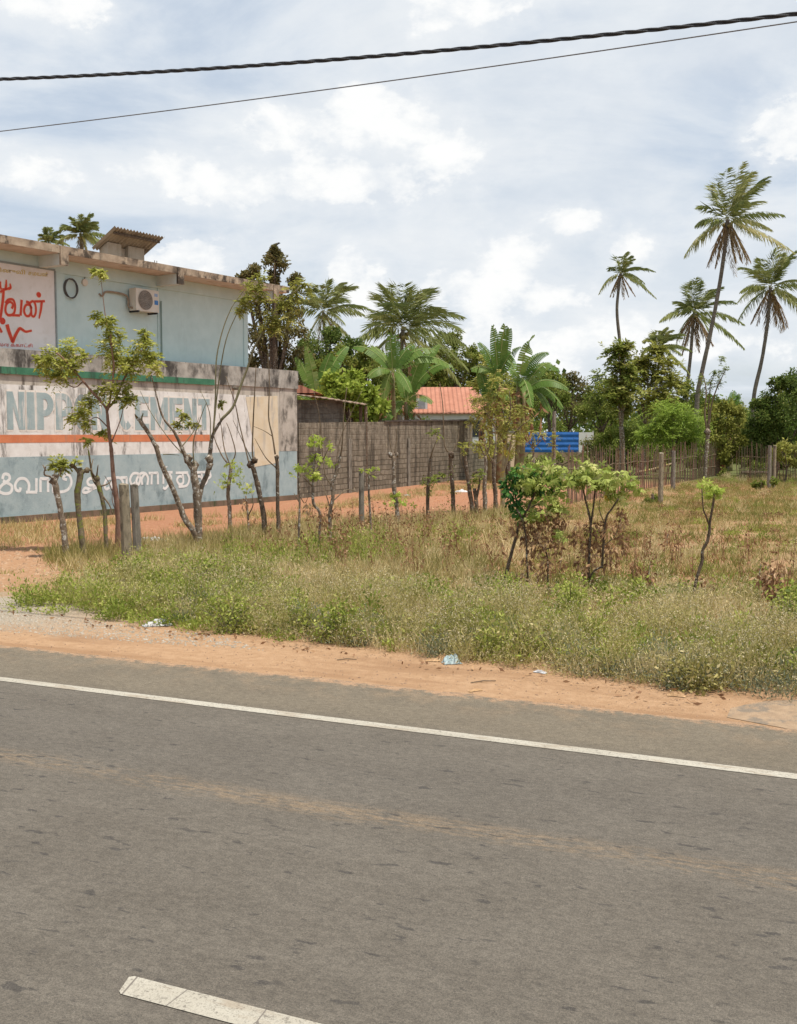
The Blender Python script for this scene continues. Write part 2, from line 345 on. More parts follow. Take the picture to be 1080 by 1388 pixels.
jag = lambda t: .012 * math.sin(t * 1.1) + .008 * math.sin(t * 5.3 + 1) + .014 * jr[int((t + 120) * 9) % 4000]
A_ = asphalt_mat()
sheetobj('road', -7.5, s_edge, -120, 120, .008, A_, nx=2400, jag=jag)
def paint_mat(wear):
    def fn(n):
        o = n.obj(); a = n.noise(o, 35, 6, .75); b = n.noise(n.scaled(o, (.3, 1, 1)), 3, 5, .6)
        c = n.mix(n.step(b, .3, .7), (.37, .34, .28), (.44, .41, .345)); c = n.mix(n.step(a, .54, .64), c, (.2, .18, .15)); c = n.mix(n.m('MULTIPLY', n.step(n.noise(o, 130, 3, .8), .5, .62), .6), c, (.17, .155, .13)); c = n.mix(n.m('MULTIPLY', n.step(n.noise(n.scaled(o, (.5, 2, 1)), 4, 5, .6), .5, .62), .5), c, (.26, .2, .14))
        ck = n.step(n.vor(n.scaled(o, (1, .25, 1)), 3.2, 1.0, 'DISTANCE_TO_EDGE'), .012, .004)
        return n.mix(n.m('MULTIPLY', ck, wear), c, (.16, .14, .12)), n.bump(a, .004)
    return mat('road_paint', fn, .8)
lw = 0.062
sheetobj('edge_line', s_line - lw, s_line + lw, -120, 120, .012, paint_mat(0.0))
dmat = paint_mat(1.0)
tN, tF = T_(163, 1346), T_(181, 1322); dl0 = tN
dm = MB()
for k in range(-12, 12):
    t0 = dl0 + k * 9.0
    dm.add([(t0 + .02, s_dash0 - .14, .012), (t0 + 3.0, s_dash0 - .14, .012), (t0 + 3.0, s_dash0, .012), (t0 + .02 + tF - tN, s_dash0, .012), (t0 + .004 + tF - tN, s_dash0 - .015, .012), (t0, s_dash0 - .125, .012)], [(0, 1, 2, 3, 4, 5)])
o = dm.build('centre_line_dashes', dmat); o.rotation_euler = (0, 0, ROAD_ROT); tag(o, kind='structure')
# patch of old tarmac at the right where a drive meets the road
pm_ = MB(); pts = [(985, 972), (990, 960), (1010, 955), (1040, 950), (1085, 948), (1200, 975), (1200, 1010), (1080, 990)]
poly = [G(*p, z=.004) for p in pts]; pm_.add(poly, [tuple(range(len(poly)))[::-1]])
o = pm_.build('drive_apron', mottled('old_tarmac', (.28, .195, .125), (.36, .255, .165), 9, .9, (.2, .16, .12), 3, .5, .6)); tag(o, kind='structure')

# ------------------------------------------------------------------ the walled building on the left
WB = G(403, 677); WDIR = unit(np.array([1480. - CX, F, 0])); WN = np.array([WDIR[1], -WDIR[0], 0]); WROT = math.atan2(WDIR[1], WDIR[0])
def wl(px, py, off=0.0):
    """photo pixel -> (a along wall, z) on the plane lying 'off' in front of the painted wall"""
    p = hit(px, py, WB + WN * off, WN); q = p - WB; return float(np.dot(q, WDIR)), float(q[2])
a0 = wl(-260, 600)[0]; ztop = np.mean([wl(0, 475)[1], wl(200, 488)[1], wl(403, 500)[1]])
print('wall top', [round(wl(*p)[1], 2) for p in ((0, 475), (200, 488), (403, 500))], 'a0', a0, 'bottom', [round(wl(*p)[1], 2) for p in ((0, 704), (180, 689), (403, 668))])
def streaky(name, c1, c2, st, sc_=1.5, lo=.5, hi=.66, spots=None, bump=.008, sv=(2.6, 1, .35)):
    def fn(n):
        o = n.obj(); v = n.noise(o, 2.5, 8, .65)
        c = n.mix(n.step(v, .3, .7), c1, c2)
        if name in ('limewash', 'blue_lettering', 'white_outline'):      # the black mould patch on the wall under a roof spout
            x, y, z = n.xyz(o); pn = n.noise(n.scaled(o, (3.2, 1, .55)), 1.6, 8, .7)
            for xm, hw_ in MOULD: c = n.mix(n.m('MULTIPLY', n.step(n.m('ADD', n.m('ABSOLUTE', n.m('SUBTRACT', x, xm)), n.m('MULTIPLY', n.m('SUBTRACT', pn, .5), 1.5)), hw_, hw_ * .55), n.m('MULTIPLY', n.step(pn, .44, .56), .75)), c, (.14, .13, .12))
        s1 = n.noise(n.scaled(o, sv), sc_, 9, .7, .2); s2 = n.noise(o, 1.1, 4, .6)
        c = n.mix(n.m('MULTIPLY', n.step(s1, lo, hi), n.step(s2, .38, .6)), c, st)
        if spots: c = n.mix(n.step(n.noise(n.scaled(o, (1, 1, .6)), 7, 6, .7), .62, .7), c, spots)
        return c, n.bump(n.noise(o, 30, 6, .7), bump)
    return mat(name, fn, .9, .2)
bw = thing('painted_wall', 'long stained wall painted with big blue capital letters, orange stripe and blue base', 'wall', WB, WROT)
def slab(name, m, a_0, a_1, y0, y1, z0, z1, parent=bw): return MB().box(a_0, a_1, y0, y1, z0, z1).build(name, m, parent, local=True)
mold = (.07, .06, .05)
slab('wall_body', streaky('old_render', (.40, .37, .32), (.5, .46, .4), (.14, .12, .1), 1.4, .46, .62), a0, 0, 0, .22, -.3, ztop - .62)
zc = ztop - .62
slab('coping', streaky('mouldy_coping', (.26, .245, .22), (.43, .405, .365), (.06, .055, .05), 1.0, .44, .57, mold, .01, (1.4, 1, .6)), a0, .03, -.05, .27, zc, ztop)
def wquad(name, m, pts, off, parent=bw, th=.004):
    pp = [(lambda az_: (az_[0], -off, az_[1]))(wl(*p, off)) for p in pts]
    return MB().prism(pp, (0, th, 0)).build(name, m, parent, local=True)
Lx = -260
def ext(p, q, x): return p[1] + (q[1] - p[1]) * (x - p[0]) / (q[0] - p[0])
# stripes run on beyond the frame at the heights they have on the wall
def band(name, m, x1px, top, bot, off):
    z1 = np.mean([wl(*p)[1] for p in top]); z0 = np.mean([wl(*p)[1] for p in bot]); a1 = wl(x1px, 600)[0]
    return MB().box(a0, a1, -off, -off + .004, z0, z1).build(name, m, bw, local=True), z0, z1
MOULD = [(wl(106, 600)[0], .42), (wl(122, 600)[0], .3), (wl(265, 612)[0], .14), (wl(4, 600)[0], .2)]
white = streaky('limewash', (.58, .56, .53), (.70, .69, .67), (.10, .09, .08), 1.5, .51, .66, (.26, .24, .21), .008, (2.2, 1, .5))
band('white_panel', white, 372, [(0, 521), (285, 533)], [(0, 624), (300, 614)], .004)
orange = streaky('orange_paint', (.50, .165, .08), (.58, .22, .11), (.33, .19, .13), 2.0, .5, .68, (.5, .32, .22))
_, oz0, oz1 = band('orange_stripe', orange, 284, [(0, 589.5), (285, 589)], [(0, 600.5), (285, 598)], .009)
green = streaky('green_paint', (.04, .135, .08), (.065, .19, .115), (.035, .05, .04), 1.6, .48, .62, (.12, .17, .13))
gz0, gz1 = zc - .002, zc + .16
MB().box(a0, wl(289, 520)[0], -.06, -.054, zc - .03, zc + .15).build('green_stripe', green, bw, local=True)
blue = streaky('blue_paint', (.27, .345, .365), (.345, .42, .43), (.16, .215, .23), 1.3, .49, .64, (.2, .24, .24), .008, (1.2, 1, .7))
_, bz0, bz1 = band('blue_base', blue, 402, [(0, 621), (400, 610.5)], [(180, 689), (403, 669)], .0065)
slab('plinth', streaky('damp_plinth', (.12, .085, .06), (.2, .14, .1), (.06, .07, .035), 2.0, .45, .6), a0, .05, -.1, -.0, -.3, bz0)
wquad('yellow_patch', streaky('faded_poster', (.58, .48, .33), (.62, .55, .43), (.4, .37, .33), 1.6, .5, .66), [(333, 538), (376, 536.5), (378, 627), (345, 633), (345, 610)], .0135)
slab('corner_pier', streaky('grey_pier', (.34, .31, .27), (.47, .43, .38), (.11, .1, .085), 1.6, .44, .58, None, .008, (1.6, 1, .6)), wl(379, 560)[0], .0, -.012, -.0095, bz1 + .005, zc)
MB().tube([(wl(316, 526)[0], -.0, wl(316, 526)[1]), (wl(316, 526)[0], -.22, wl(316, 526)[1] - .02)], [.055, .055], 10).build('drain_pipe', M['concrete_grey'], bw, local=True)

# lettering
def letters(name, body, m, parent, a_l, a_r, zb, zt, y, offset=0.0, th=.003, slant=0.0, rows=None):
    c = bpy.data.curves.new('lettering', 'FONT'); c.body = body; c.size = 1; c.offset = offset
    o = bpy.data.objects.new('lettering', c); me = bpy.data.meshes.new_from_object(o)
    v = np.array([p.co[:] for p in me.vertices]); bpy.data.objects.remove(o); 
    lo, hi = v.min(0), v.max(0)
    u = (v[:, 0] - lo[0]) / (hi[0] - lo[0]); w = (v[:, 1] - lo[1]) / (hi[1] - lo[1])
    zbot = zb[0] + (zb[1] - zb[0]) * u; zto = zt[0] + (zt[1] - zt[0]) * u
    co = np.stack([a_l + (a_r - a_l) * u, np.full(len(v), y), zbot + (zto - zbot) * w], 1)
    me.vertices.foreach_set('co', co.astype(np.float32).ravel()); me.update(); me.materials.clear()
    return link(name, me, m, parent)
# block capitals drawn as polygons on a 0..1 square; each entry is a list of convex pieces
B_ = .34
def rect(x0, x1, y0, y1): return [(x0, y0), (x1, y0), (x1, y1), (x0, y1)]
def arc(cx, cy, rx, ry, bx, by, a, b, n=12):
    out = []
    for i in range(n):
        t0, t1 = math.radians(a + (b - a) * i / n), math.radians(a + (b - a) * (i + 1) / n)
        out.append([(cx + rx * math.cos(t0), cy + ry * math.sin(t0)), (cx + rx * math.cos(t1), cy + ry * math.sin(t1)),
                    (cx + (rx - bx) * math.cos(t1), cy + (ry - by) * math.sin(t1)), (cx + (rx - bx) * math.cos(t0), cy + (ry - by) * math.sin(t0))])
    return out
CAP = {
    'N': [rect(0, B_, 0, 1), rect(1 - B_, 1, 0, 1), [(B_, 1), (B_, .62), (1 - B_, 0), (1 - B_, .38)]],
    'I': [rect(0, 1, 0, 1)],
    'P': [rect(0, .4, 0, 1)] + arc(.45, .68, .55, .32, .36, .17, -90, 90) + [rect(.4, .45, .36, .53), rect(.4, .45, .83, 1)],
    'O': arc(.5, .5, .5, .5, .33, .2, 0, 360, 24),
    'C': arc(.5, .5, .5, .5, .33, .2, 48, 312, 20),
    'E': [rect(0, .4, 0, 1), rect(.4, 1, 0, .19), rect(.4, .92, .41, .59), rect(.4, 1, .81, 1)],
    'M': [rect(0, .25, 0, 1), rect(.75, 1, 0, 1), [(.25, 1), (.25, .55), (.5, .05), (.5, .45)], [(.75, 1), (.5, .45), (.5, .05), (.75, .55)]],
    'T': [rect(.31, .69, 0, .81), rect(0, 1, .81, 1)],
}
CW = {'I': .45, 'M': 1.3, 'T': .95}
capm = streaky('blue_lettering', (.25, .33, .345), (.34, .41, .415), (.52, .52, .5), 2.2, .5, .62, (.45, .46, .45))
capw = streaky('white_outline', (.62, .58, .53), (.74, .7, .65), (.45, .4, .34), 1.7, .56, .7)
word = 'NIPPON CEMENT'
aL, aR = wl(9, 560)[0], wl(284, 560)[0]
tot = sum(CW.get(ch, 1) if ch != ' ' else .55 for ch in word) + .12 * (len(word) - 1); unit_ = (aR - aL) / tot
zlb = np.mean([wl(20, 584)[1], wl(280, 582)[1]]); zlt = np.mean([wl(20, 532)[1], wl(280, 540)[1]])
lt, lo_ = MB(), MB(); xc = aL
for ch in word:
    w_ = (CW.get(ch, 1) if ch != ' ' else .55) * unit_
    for pc in CAP.get(ch, []):
        lt.prism([(xc + p[0] * w_, -.0125, zlb + p[1] * (zlt - zlb)) for p in pc], (0, .003, 0))
        cx_, cy_ = .5, .5
        lo_.prism([(xc + (cx_ + (p[0] - cx_) * (1 + .09 / w_)) * w_, -.0085, zlb + (cy_ + (p[1] - cy_) * 1.11) * (zlt - zlb)) for p in pc], (0, .003, 0))
    xc += w_ + .12 * unit_
lt.build('block_lettering', capm, bw, local=True); lo_.build('lettering_outline', capw, bw, local=True)
scriptm = streaky('white_script', (.62, .63, .62), (.72, .73, .72), (.42, .47, .48), 2.2, .55, .7)
def wz(px, py): return wl(px, py)[1]

# upper storey
OW = -.55                                             # house wall plane behind the painted wall
aE = wl(336, 450, OW)[0]; zs_w = np.mean([wl(70, 354, OW)[1], wl(250, 389, OW)[1]])
OF = .38
zf0 = np.mean([wl(0, 329, OF)[1], wl(115, 349, OF)[1], wl(300, 381, OF)[1]]); zf1 = np.mean([wl(0, 317.5, OF)[1], wl(115, 338, OF)[1], wl(320, 377, OF)[1]])
aSl = wl(392, 390, OF)[0]
print('house', aE, 'soffit at wall', zs_w, 'fascia', zf0, zf1, 'slab end', aSl, 'shed', wl(154, 307, -1.0), wl(222, 320, -1.0))
hs = thing('house', 'pale blue upper storey with stained concrete roof slab behind the painted wall', 'house', WB, WROT)
hb = streaky('pale_blue_wall', (.46, .60, .60), (.52, .66, .66), (.40, .52, .52), 1.2, .55, .75, None, .004)
aL2 = wl(-330, 450, OW)[0]
def hbox(name, m, a_0, a_1, o0, o1, z0, z1, parent=hs): return MB().box(a_0, a_1, -o1, -o0, z0, z1).build(name, m, parent, local=True)
hbox('wall', hb, aL2, aE, OW - 7, OW, 0, zf0)
sl = hbox('roof_slab', mottled('slab_soffit', (.50, .43, .36), (.60, .52, .44), 3, .9, (.38, .28, .2), 2.0, .55, .7), aL2, aSl, OW - 7.2, OF - .03, zf0, zf1 - .06)
fas = streaky('mouldy_fascia', (.27, .205, .15), (.46, .375, .28), (.06, .048, .038), 2.4, .42, .54, mold, .02, (1.4, 1, .9))
e = MB(); e.box(aL2, aSl, -OF, -(OF - .03), zf0, zf1); e.box(aL2, aSl, -(OF - .03), 7, zf1 - .055, zf1 + .01)
e.build('fascia', fas, hs, local=True)
beam = streaky('beam_paint', (.52, .58, .56), (.58, .64, .62), (.4, .43, .41), 1.5, .55, .7)
for px in (88, 245, 374):
    ab = wl(px, 372, OF)[0]
    hbox('beam', beam, ab - .14, ab + .10, OW + .002, OF - .03, zf0 - .30, zf0 - .002)
    hbox('beam_end', fas, ab - .15, ab + .11, OF - .03, OF + .03, zf0 - .30, zf1 - .02)
hbox('ring_beam', hb, aL2, aE + .02, OW + .001, OW + .05, zf0 - .36, zf0 - .003)
for px in (74, 214, 330):
    ap = wl(px, 430, OW)[0]; hbox('pilaster', hb, ap - .02, ap + (.34 if px == 74 else .025), OW + .0015, OW + .035, 3.5, zf0 - .362)
pl = MB(); ap = wl(215, 430, OW)[0] + .06; pl.tube([(ap, -OW - .05, 3.6), (ap, -OW - .05, wl(215, 408, OW)[1])], .022, 8); pl.build('downpipe', mottled('pipe_green', (.16, .24, .22), (.22, .3, .28), 5, .6), hs, local=True)
# lean-to over the roof
zt0 = wl(154, 308, -1.0)[1]; as0, as1 = wl(154, 307, -1.0)[0], wl(222, 320, -1.0)[0]
sh = thing('roof_shed', 'small roof-top tank house with tilted corrugated sheet on the slab', 'shed', WB, WROT)
nc = 60; V = []; Fc = []
OL = -1.95; zlow = wl(118, 336, OL)[1]
for i in range(nc + 1):
    a = as0 + (as1 - as0) * i / nc; wv = .03 * math.cos(i / nc * 16 * 2 * math.pi)
    for (o_, z_) in ((-.95, zt0), (OL, zlow)):
        V += [(a, -o_, z_ + wv), (a, -o_, z_ + wv + .008)]
for i in range(nc):
    b = 4 * i; Fc += [(b, b + 4, b + 6, b + 2), (b + 1, b + 3, b + 7, b + 5), (b, b + 1, b + 5, b + 4), (b + 2, b + 6, b + 7, b + 3)]
MB().add(V, Fc).build('corrugated_sheet', mottled('asbestos_sheet', (.28, .23, .17), (.37, .31, .235), 3, .85, (.18, .14, .1), 1.5, .5, .65), sh, local=True)
cw_ = streaky('shed_render', (.34, .29, .22), (.42, .37, .3), (.18, .15, .12), 1.6, .5, .65)
z_r = zf1 + .01
def zsh(o_): return zlow + (zt0 - zlow) * (o_ - OL) / (-.95 - OL) - .05
for (p0, p1) in ((as0 + .2, as0 + .75), (as1 - 1.0, as1 - .35)):
    MB().prism([(p0, 1.5, z_r), (p0, 1.5, zsh(-1.5)), (p0, 1.85, zsh(-1.85)), (p0, 1.85, z_r)], (p1 - p0, 0, 0)).build('tank_wall', cw_, sh, local=True)
MB().prism([(as0 + .75, 1.65, z_r), (as0 + .75, 1.65, zsh(-1.65)), (as0 + .75, 1.8, zsh(-1.8)), (as0 + .75, 1.8, z_r)], (as1 - as0 - 1.75, 0, 0)).build('back_wall', cw_, sh, local=True)
MB().tube([(as0 + .1, 1.1, zsh(-1.1) - .01), (as1 - .1, 1.1, zsh(-1.1) - .01)], .04, 6).build('rafter', M['bark_dark'], sh, local=True)
for px in (209, 212):
    ap = wl(px, 360, -1)[0]; rb = MB().tube([(ap, 1.0, z_r - .02), (ap + .02, 1.0, z_r + .35)], .012, 6).build('reinforcing_bar', M['bark_dark'], hs, local=True)

# sign board on the house
sg = thing('signboard', 'white hoarding with red hand-painted letters on the pale blue house', 'signboard', WB, WROT)
aS1 = wl(72, 400, OW)[0]; aS0 = aS1 - 7.5
zS1 = np.mean([wl(0, 357, OW)[1], wl(70, 367, OW)[1]]); zS0 = np.mean([wl(0, 474, OW)[1], wl(60, 477, OW)[1]])
OS = OW + .06
MB().box(aS0, aS1, -OS, -OW - .036, zS0, zS1).build('board', mottled('sign_white', (.66, .64, .62), (.72, .7, .69), 1.5, .6, (.6, .57, .53), 2, .5, .7, .001), sg, local=True)
fm = mottled('sign_frame_grey', (.2, .24, .24), (.26, .3, .3), 6, .6); fb = MB()
fb.box(aS0, aS1 + .03, -OS - .02, -OS + .02, zS1, zS1 + .05); fb.box(aS1, aS1 + .05, -OS - .02, -OS + .02, zS0, zS1); fb.build('frame', fm, sg, local=True)
redm = mottled('sign_red', (.56, .045, .022), (.62, .06, .03), 8, .5); goldm = mottled('sign_gold', (.5, .36, .07), (.55, .42, .12), 8, .5); orm = mottled('sign_orange', (.75, .3, .16), (.8, .36, .2), 8, .5)
def stroke(mb, pts, w, yy, off=None, k=5):      # brush stroke given in photo pixels, laid flat on the board
    yy -= .00025 * (len(mb.f) // 20)
    q = spline([wl(p[0], p[1], OS if off is None else off) for p in pts], k); n = len(q); t = np.gradient(q, axis=0); t /= np.linalg.norm(t, axis=1)[:, None] + 1e-9
    ws = np.interp(np.linspace(0, 1, n), np.linspace(0, 1, len(w)), w) if hasattr(w, '__len__') else np.full(n, w)
    nn = np.stack([-t[:, 1], t[:, 0]], 1) * ws[:, None]
    V = [(p[0], yy, p[1]) for p in q + nn] + [(p[0], yy, p[1]) for p in q - nn]
    mb.add(V, [(i, i + 1, n + i + 1, n + i) for i in range(n - 1)])
def dot(mb, px, py, r, yy):
    a, z = wl(px, py, OS); mb.add([(a + r * math.cos(t), yy, z + r * math.sin(t)) for t in np.linspace(0, 2 * math.pi, 17)[:-1]], [tuple(range(16))])
q = lambda x, y: (x / 5.4, 300 + y / 5.4)       # from the 5.4x enlargement
strokes = [([q(85, 640), q(95, 610), q(72, 590), q(45, 610), q(40, 660), q(62, 688), q(100, 675), q(110, 620), q(95, 575), q(60, 575), q(38, 600)], .028),
           ([q(60, 686), q(145, 690)], .026), ([q(158, 575), q(150, 690)], .03),
           ([q(232, 640), q(215, 612), q(188, 615), q(175, 655), q(190, 690), q(215, 690), q(228, 655), q(215, 600), q(190, 588)], .028),
           ([q(215, 600), q(240, 585), q(258, 610), q(262, 660), q(250, 695), q(232, 690), q(228, 655)], .026), ([q(240, 588), q(328, 585)], .026), ([q(305, 588), q(298, 650), q(285, 712)], [.032, .03, .015]),
           ([q(25, 490), q(22, 560), q(12, 640), q(0, 720)], .034), ([q(0, 520), q(20, 505), q(50, 495), q(72, 488)], .026), ([q(38, 500), q(44, 470), q(45, 428)], [.03, .03, .012]), ([q(60, 500), q(76, 485), q(72, 455)], [.02, .03, .01]), ([q(8, 500), q(0, 470), q(4, 440)], [.02, .03, .01]),
           ([q(50, 755), q(62, 800), q(80, 850), q(92, 880), q(105, 850), q(125, 810), q(145, 785), q(165, 795), q(190, 808), q(232, 800)], [.05, .045, .04, .036, .03, .02]),
           ([q(-20, 760), q(0, 790), q(12, 815)], .03)]
hl, rd = MB(), MB()
for pts, w in strokes:
    stroke(hl, pts, (np.array(w) + .012).tolist() if hasattr(w, '__len__') else w + .012, -OS - .003); stroke(rd, pts, w, -OS - .006)
dot(hl, *q(283, 538), .082, -OS - .003); dot(rd, *q(283, 538), .07, -OS - .006); dot(rd, *q(18, 730), .09, -OS - .006)
hl.build('letter_outline', orm, sg, local=True); rd.build('red_lettering', redm, sg, local=True)
zz_ = lambda px, py: wl(px, py, OS)[1]
letters('gold_lettering', 'துயினுவி', goldm, sg, wl(-25, 370, OS)[0], wl(34, 373, OS)[0], (zz_(0, 372), zz_(34, 374.5)), (zz_(0, 363.5), zz_(34, 366)), -OS - .004, .02)
letters('gold_lettering', 'தமயன்', goldm, sg, wl(38, 373, OS)[0], wl(65, 375, OS)[0], (zz_(38, 375), zz_(65, 377.5)), (zz_(38, 366.5), zz_(65, 369)), -OS - .004, .02)
letters('small_red_lettering', 'சாலைக்காட்சி', redm, sg, wl(-14, 468, OS)[0], wl(44, 470, OS)[0], (zz_(0, 470), zz_(44, 471)), (zz_(0, 464), zz_(44, 466)), -OS - .004, .01)

# white script on the blue base, painted with a round brush
A = lambda *l: [(x / 5.4, 500 + y / 5.4) for x, y in l]
Bq = lambda *l: [(180 + x / 4.696, 500 + y / 4.696) for x, y in l]
script = [A((18, 806), (30, 772), (62, 775), (70, 805), (45, 828), (22, 818)), A((45, 830), (85, 856), (80, 900), (40, 914), (0, 900), (-14, 880)), A((45, 832), (15, 850), (-10, 884)),
          A((150, 868), (143, 893), (118, 884), (112, 845), (140, 806), (185, 806), (212, 845), (208, 900)), A((190, 902), (272, 902)), A((266, 800), (266, 900)),
          A((296, 902), (296, 803)), A((292, 804), (356, 804)), A((352, 806), (352, 902)),
          A((388, 790), (388, 898)), A((384, 898), (450, 900), (500, 880), (522, 830), (508, 782), (478, 770)), A((480, 772), (462, 800), (490, 812)),
          A((690, 812), (664, 800), (640, 822), (652, 850), (690, 846), (706, 806)), A((706, 806), (690, 862), (640, 902), (608, 900), (622, 872), (660, 880), (706, 868)),
          A((800, 868), (778, 880), (764, 850), (784, 806), (826, 806), (842, 846), (826, 880), (812, 850), (840, 800), (880, 800), (902, 840), (896, 884)), A((880, 795), (930, 795)), A((926, 795), (926, 880)),
          Bq((14, 722), (-4, 738), (-18, 706), (0, 668), (34, 668), (46, 702), (34, 736), (22, 712), (44, 670), (76, 664), (96, 694), (92, 738)), Bq((60, 738), (56, 700), (78, 664)), Bq((100, 664), (160, 661)), Bq((120, 664), (118, 736)), Bq((158, 661), (160, 735)),
          Bq((194, 658), (194, 732)), Bq((192, 660), (252, 658)), Bq((226, 660), (244, 692), (232, 728), (206, 762), (192, 754)), Bq((212, 620), (214, 628)),
          Bq((272, 662), (352, 660)), Bq((318, 690), (296, 684), (280, 706), (296, 734), (320, 722), (316, 664)), Bq((344, 662), (358, 700), (342, 742), (290, 750)),
          Bq((392, 660), (470, 656)), Bq((436, 690), (416, 684), (402, 706), (416, 730), (440, 718), (436, 660)), Bq((462, 658), (474, 694), (462, 730), (424, 744)), Bq((474, 700), (494, 684), (488, 656))]
st_ = MB()
for pts in script: stroke(st_, pts, .040, -.0095, 0.0095)
st_.build('script_lettering', scriptm, bw, local=True)
# air conditioner
aA0, aA1 = wl(184, 405, OW + .35)[0], wl(215, 407, OW + .35)[0]; zA0, zA1 = wl(190, 421, OW + .35)[1], wl(190, 391, OW + .35)[1]
ac = thing('air_conditioner', 'cream outdoor air conditioner unit bracketed to the pale blue house wall', 'air conditioner', WB + WDIR * aA0 + WN * OW + np.array([0, 0, zA0]), WROT)
La = aA1 - aA0; Hh = zA1 - zA0
acm = mottled('ac_cream', (.56, .53, .46), (.62, .59, .52), 4, .5)
MB().box(0, La, -.36, -.08, 0, Hh).build('casing', acm, ac, local=True)
gr = MB(); cg = (La * .40, Hh * .5); 
for r_ in np.linspace(.03, min(La * .36, Hh * .44), 6):
    gr.tube([(cg[0] + r_ * math.cos(t), -.372, cg[1] + r_ * math.sin(t)) for t in np.linspace(0, 2 * math.pi, 25)], .006, 5)
for t in np.linspace(0, math.pi, 7)[:-1]:
    rr = min(La * .36, Hh * .44); gr.tube([(cg[0] - rr * math.cos(t), -.374, cg[1] - rr * math.sin(t)), (cg[0] + rr * math.cos(t), -.374, cg[1] + rr * math.sin(t))], .005, 5)
gr.build('fan_grille', mottled('grille_grey', (.3, .28, .25), (.36, .34, .3), 8, .5), ac, local=True)
fd = MB(); fd.add([(cg[0] + rr * math.cos(t), -.362, cg[1] + rr * math.sin(t)) for t in np.linspace(0, 2 * math.pi, 33)[:-1]], [tuple(range(32))]); fd.build('fan_recess', mottled('fan_dark', (.17, .15, .13), (.26, .23, .2), 8, .6), ac, local=True)
MB().box(La * .80, La * .96, -.365, -.36, Hh * .35, Hh * .55).build('blue_sticker', mottled('sticker_blue', (.04, .16, .42), (.06, .2, .48), 9, .4), ac, local=True)
MB().box(La * .80, La * .94, -.365, -.36, Hh * .72, Hh * .86).build('blue_sticker', mottled('sticker_pale', (.2, .3, .5), (.3, .4, .56), 9, .4), ac, local=True)
for x in (.06, La - .12): MB().prism([(x, -.38, -.001), (x, -.38, -.05), (x, 0, -.05), (x, 0, .25), (x, -.04, .25), (x, -.04, -.001)], (.05, 0, 0)).build('bracket', M['black'], ac, local=True)
pa, pz = wl(134, 401, OW); pipe_l = pa - aA0
MB().tube(spline([(pipe_l, .0, pz - zA0 + .06), (pipe_l + .08, -.06, pz - zA0), (La * -.9, -.06, Hh * .72), (-.12, -.08, Hh * .66), (-.06, -.1, Hh * .2), (-.02, -.2, .08), (.02, -.2, .06)], 6), .028, 7).build('refrigerant_pipe', mottled('pipe_lagging', (.24, .19, .14), (.32, .26, .2), 8, .8), ac, local=True)
# coil of cable on the wall
ca, cz = wl(95, 391, OW + .05); cb = MB()
for k in range(4):
    cb.tube([(.22 * math.cos(t) + .01 * k, -.03 - .012 * k, .26 * math.sin(t) + .012 * math.sin(3 * t + k)) for t in np.linspace(0, 2 * math.pi, 40)], .010, 6)
o = thing('cable_coil', 'dark coil of cable hung on the pale blue house wall beside the signboard', 'cable coil', WB + WDIR * ca + WN * (OW + .02) + np.array([0, 0, cz]), WROT)
cb.build('loop', mottled('cable_dusty', (.07, .07, .07), (.12, .12, .115), 12, .7), o, local=True); MB().tube([(0, .0, .27), (0, -.08, .265)], .012, 6).build('hook', M['metal'], o, local=True)
ba, bz = wl(114, 383, OW); o = thing('junction_box', 'small cream round box on the house wall by the cable coil', 'junction box', WB + WDIR * ba + WN * OW + np.array([0, 0, bz]), WROT)
MB().tube([(0, .0, 0), (0, -.05, 0), (0, -.06, 0)], [.1, .1, .08], 14).build('lid', acm, o, local=True)
MB().tube(spline([(0, -.02, .09), (.02, -.03, .35), (-.5, -.03, .5), (-1.3, -.02, .45)], 5), .008, 5).build('wire', M['black'], o, local=True)

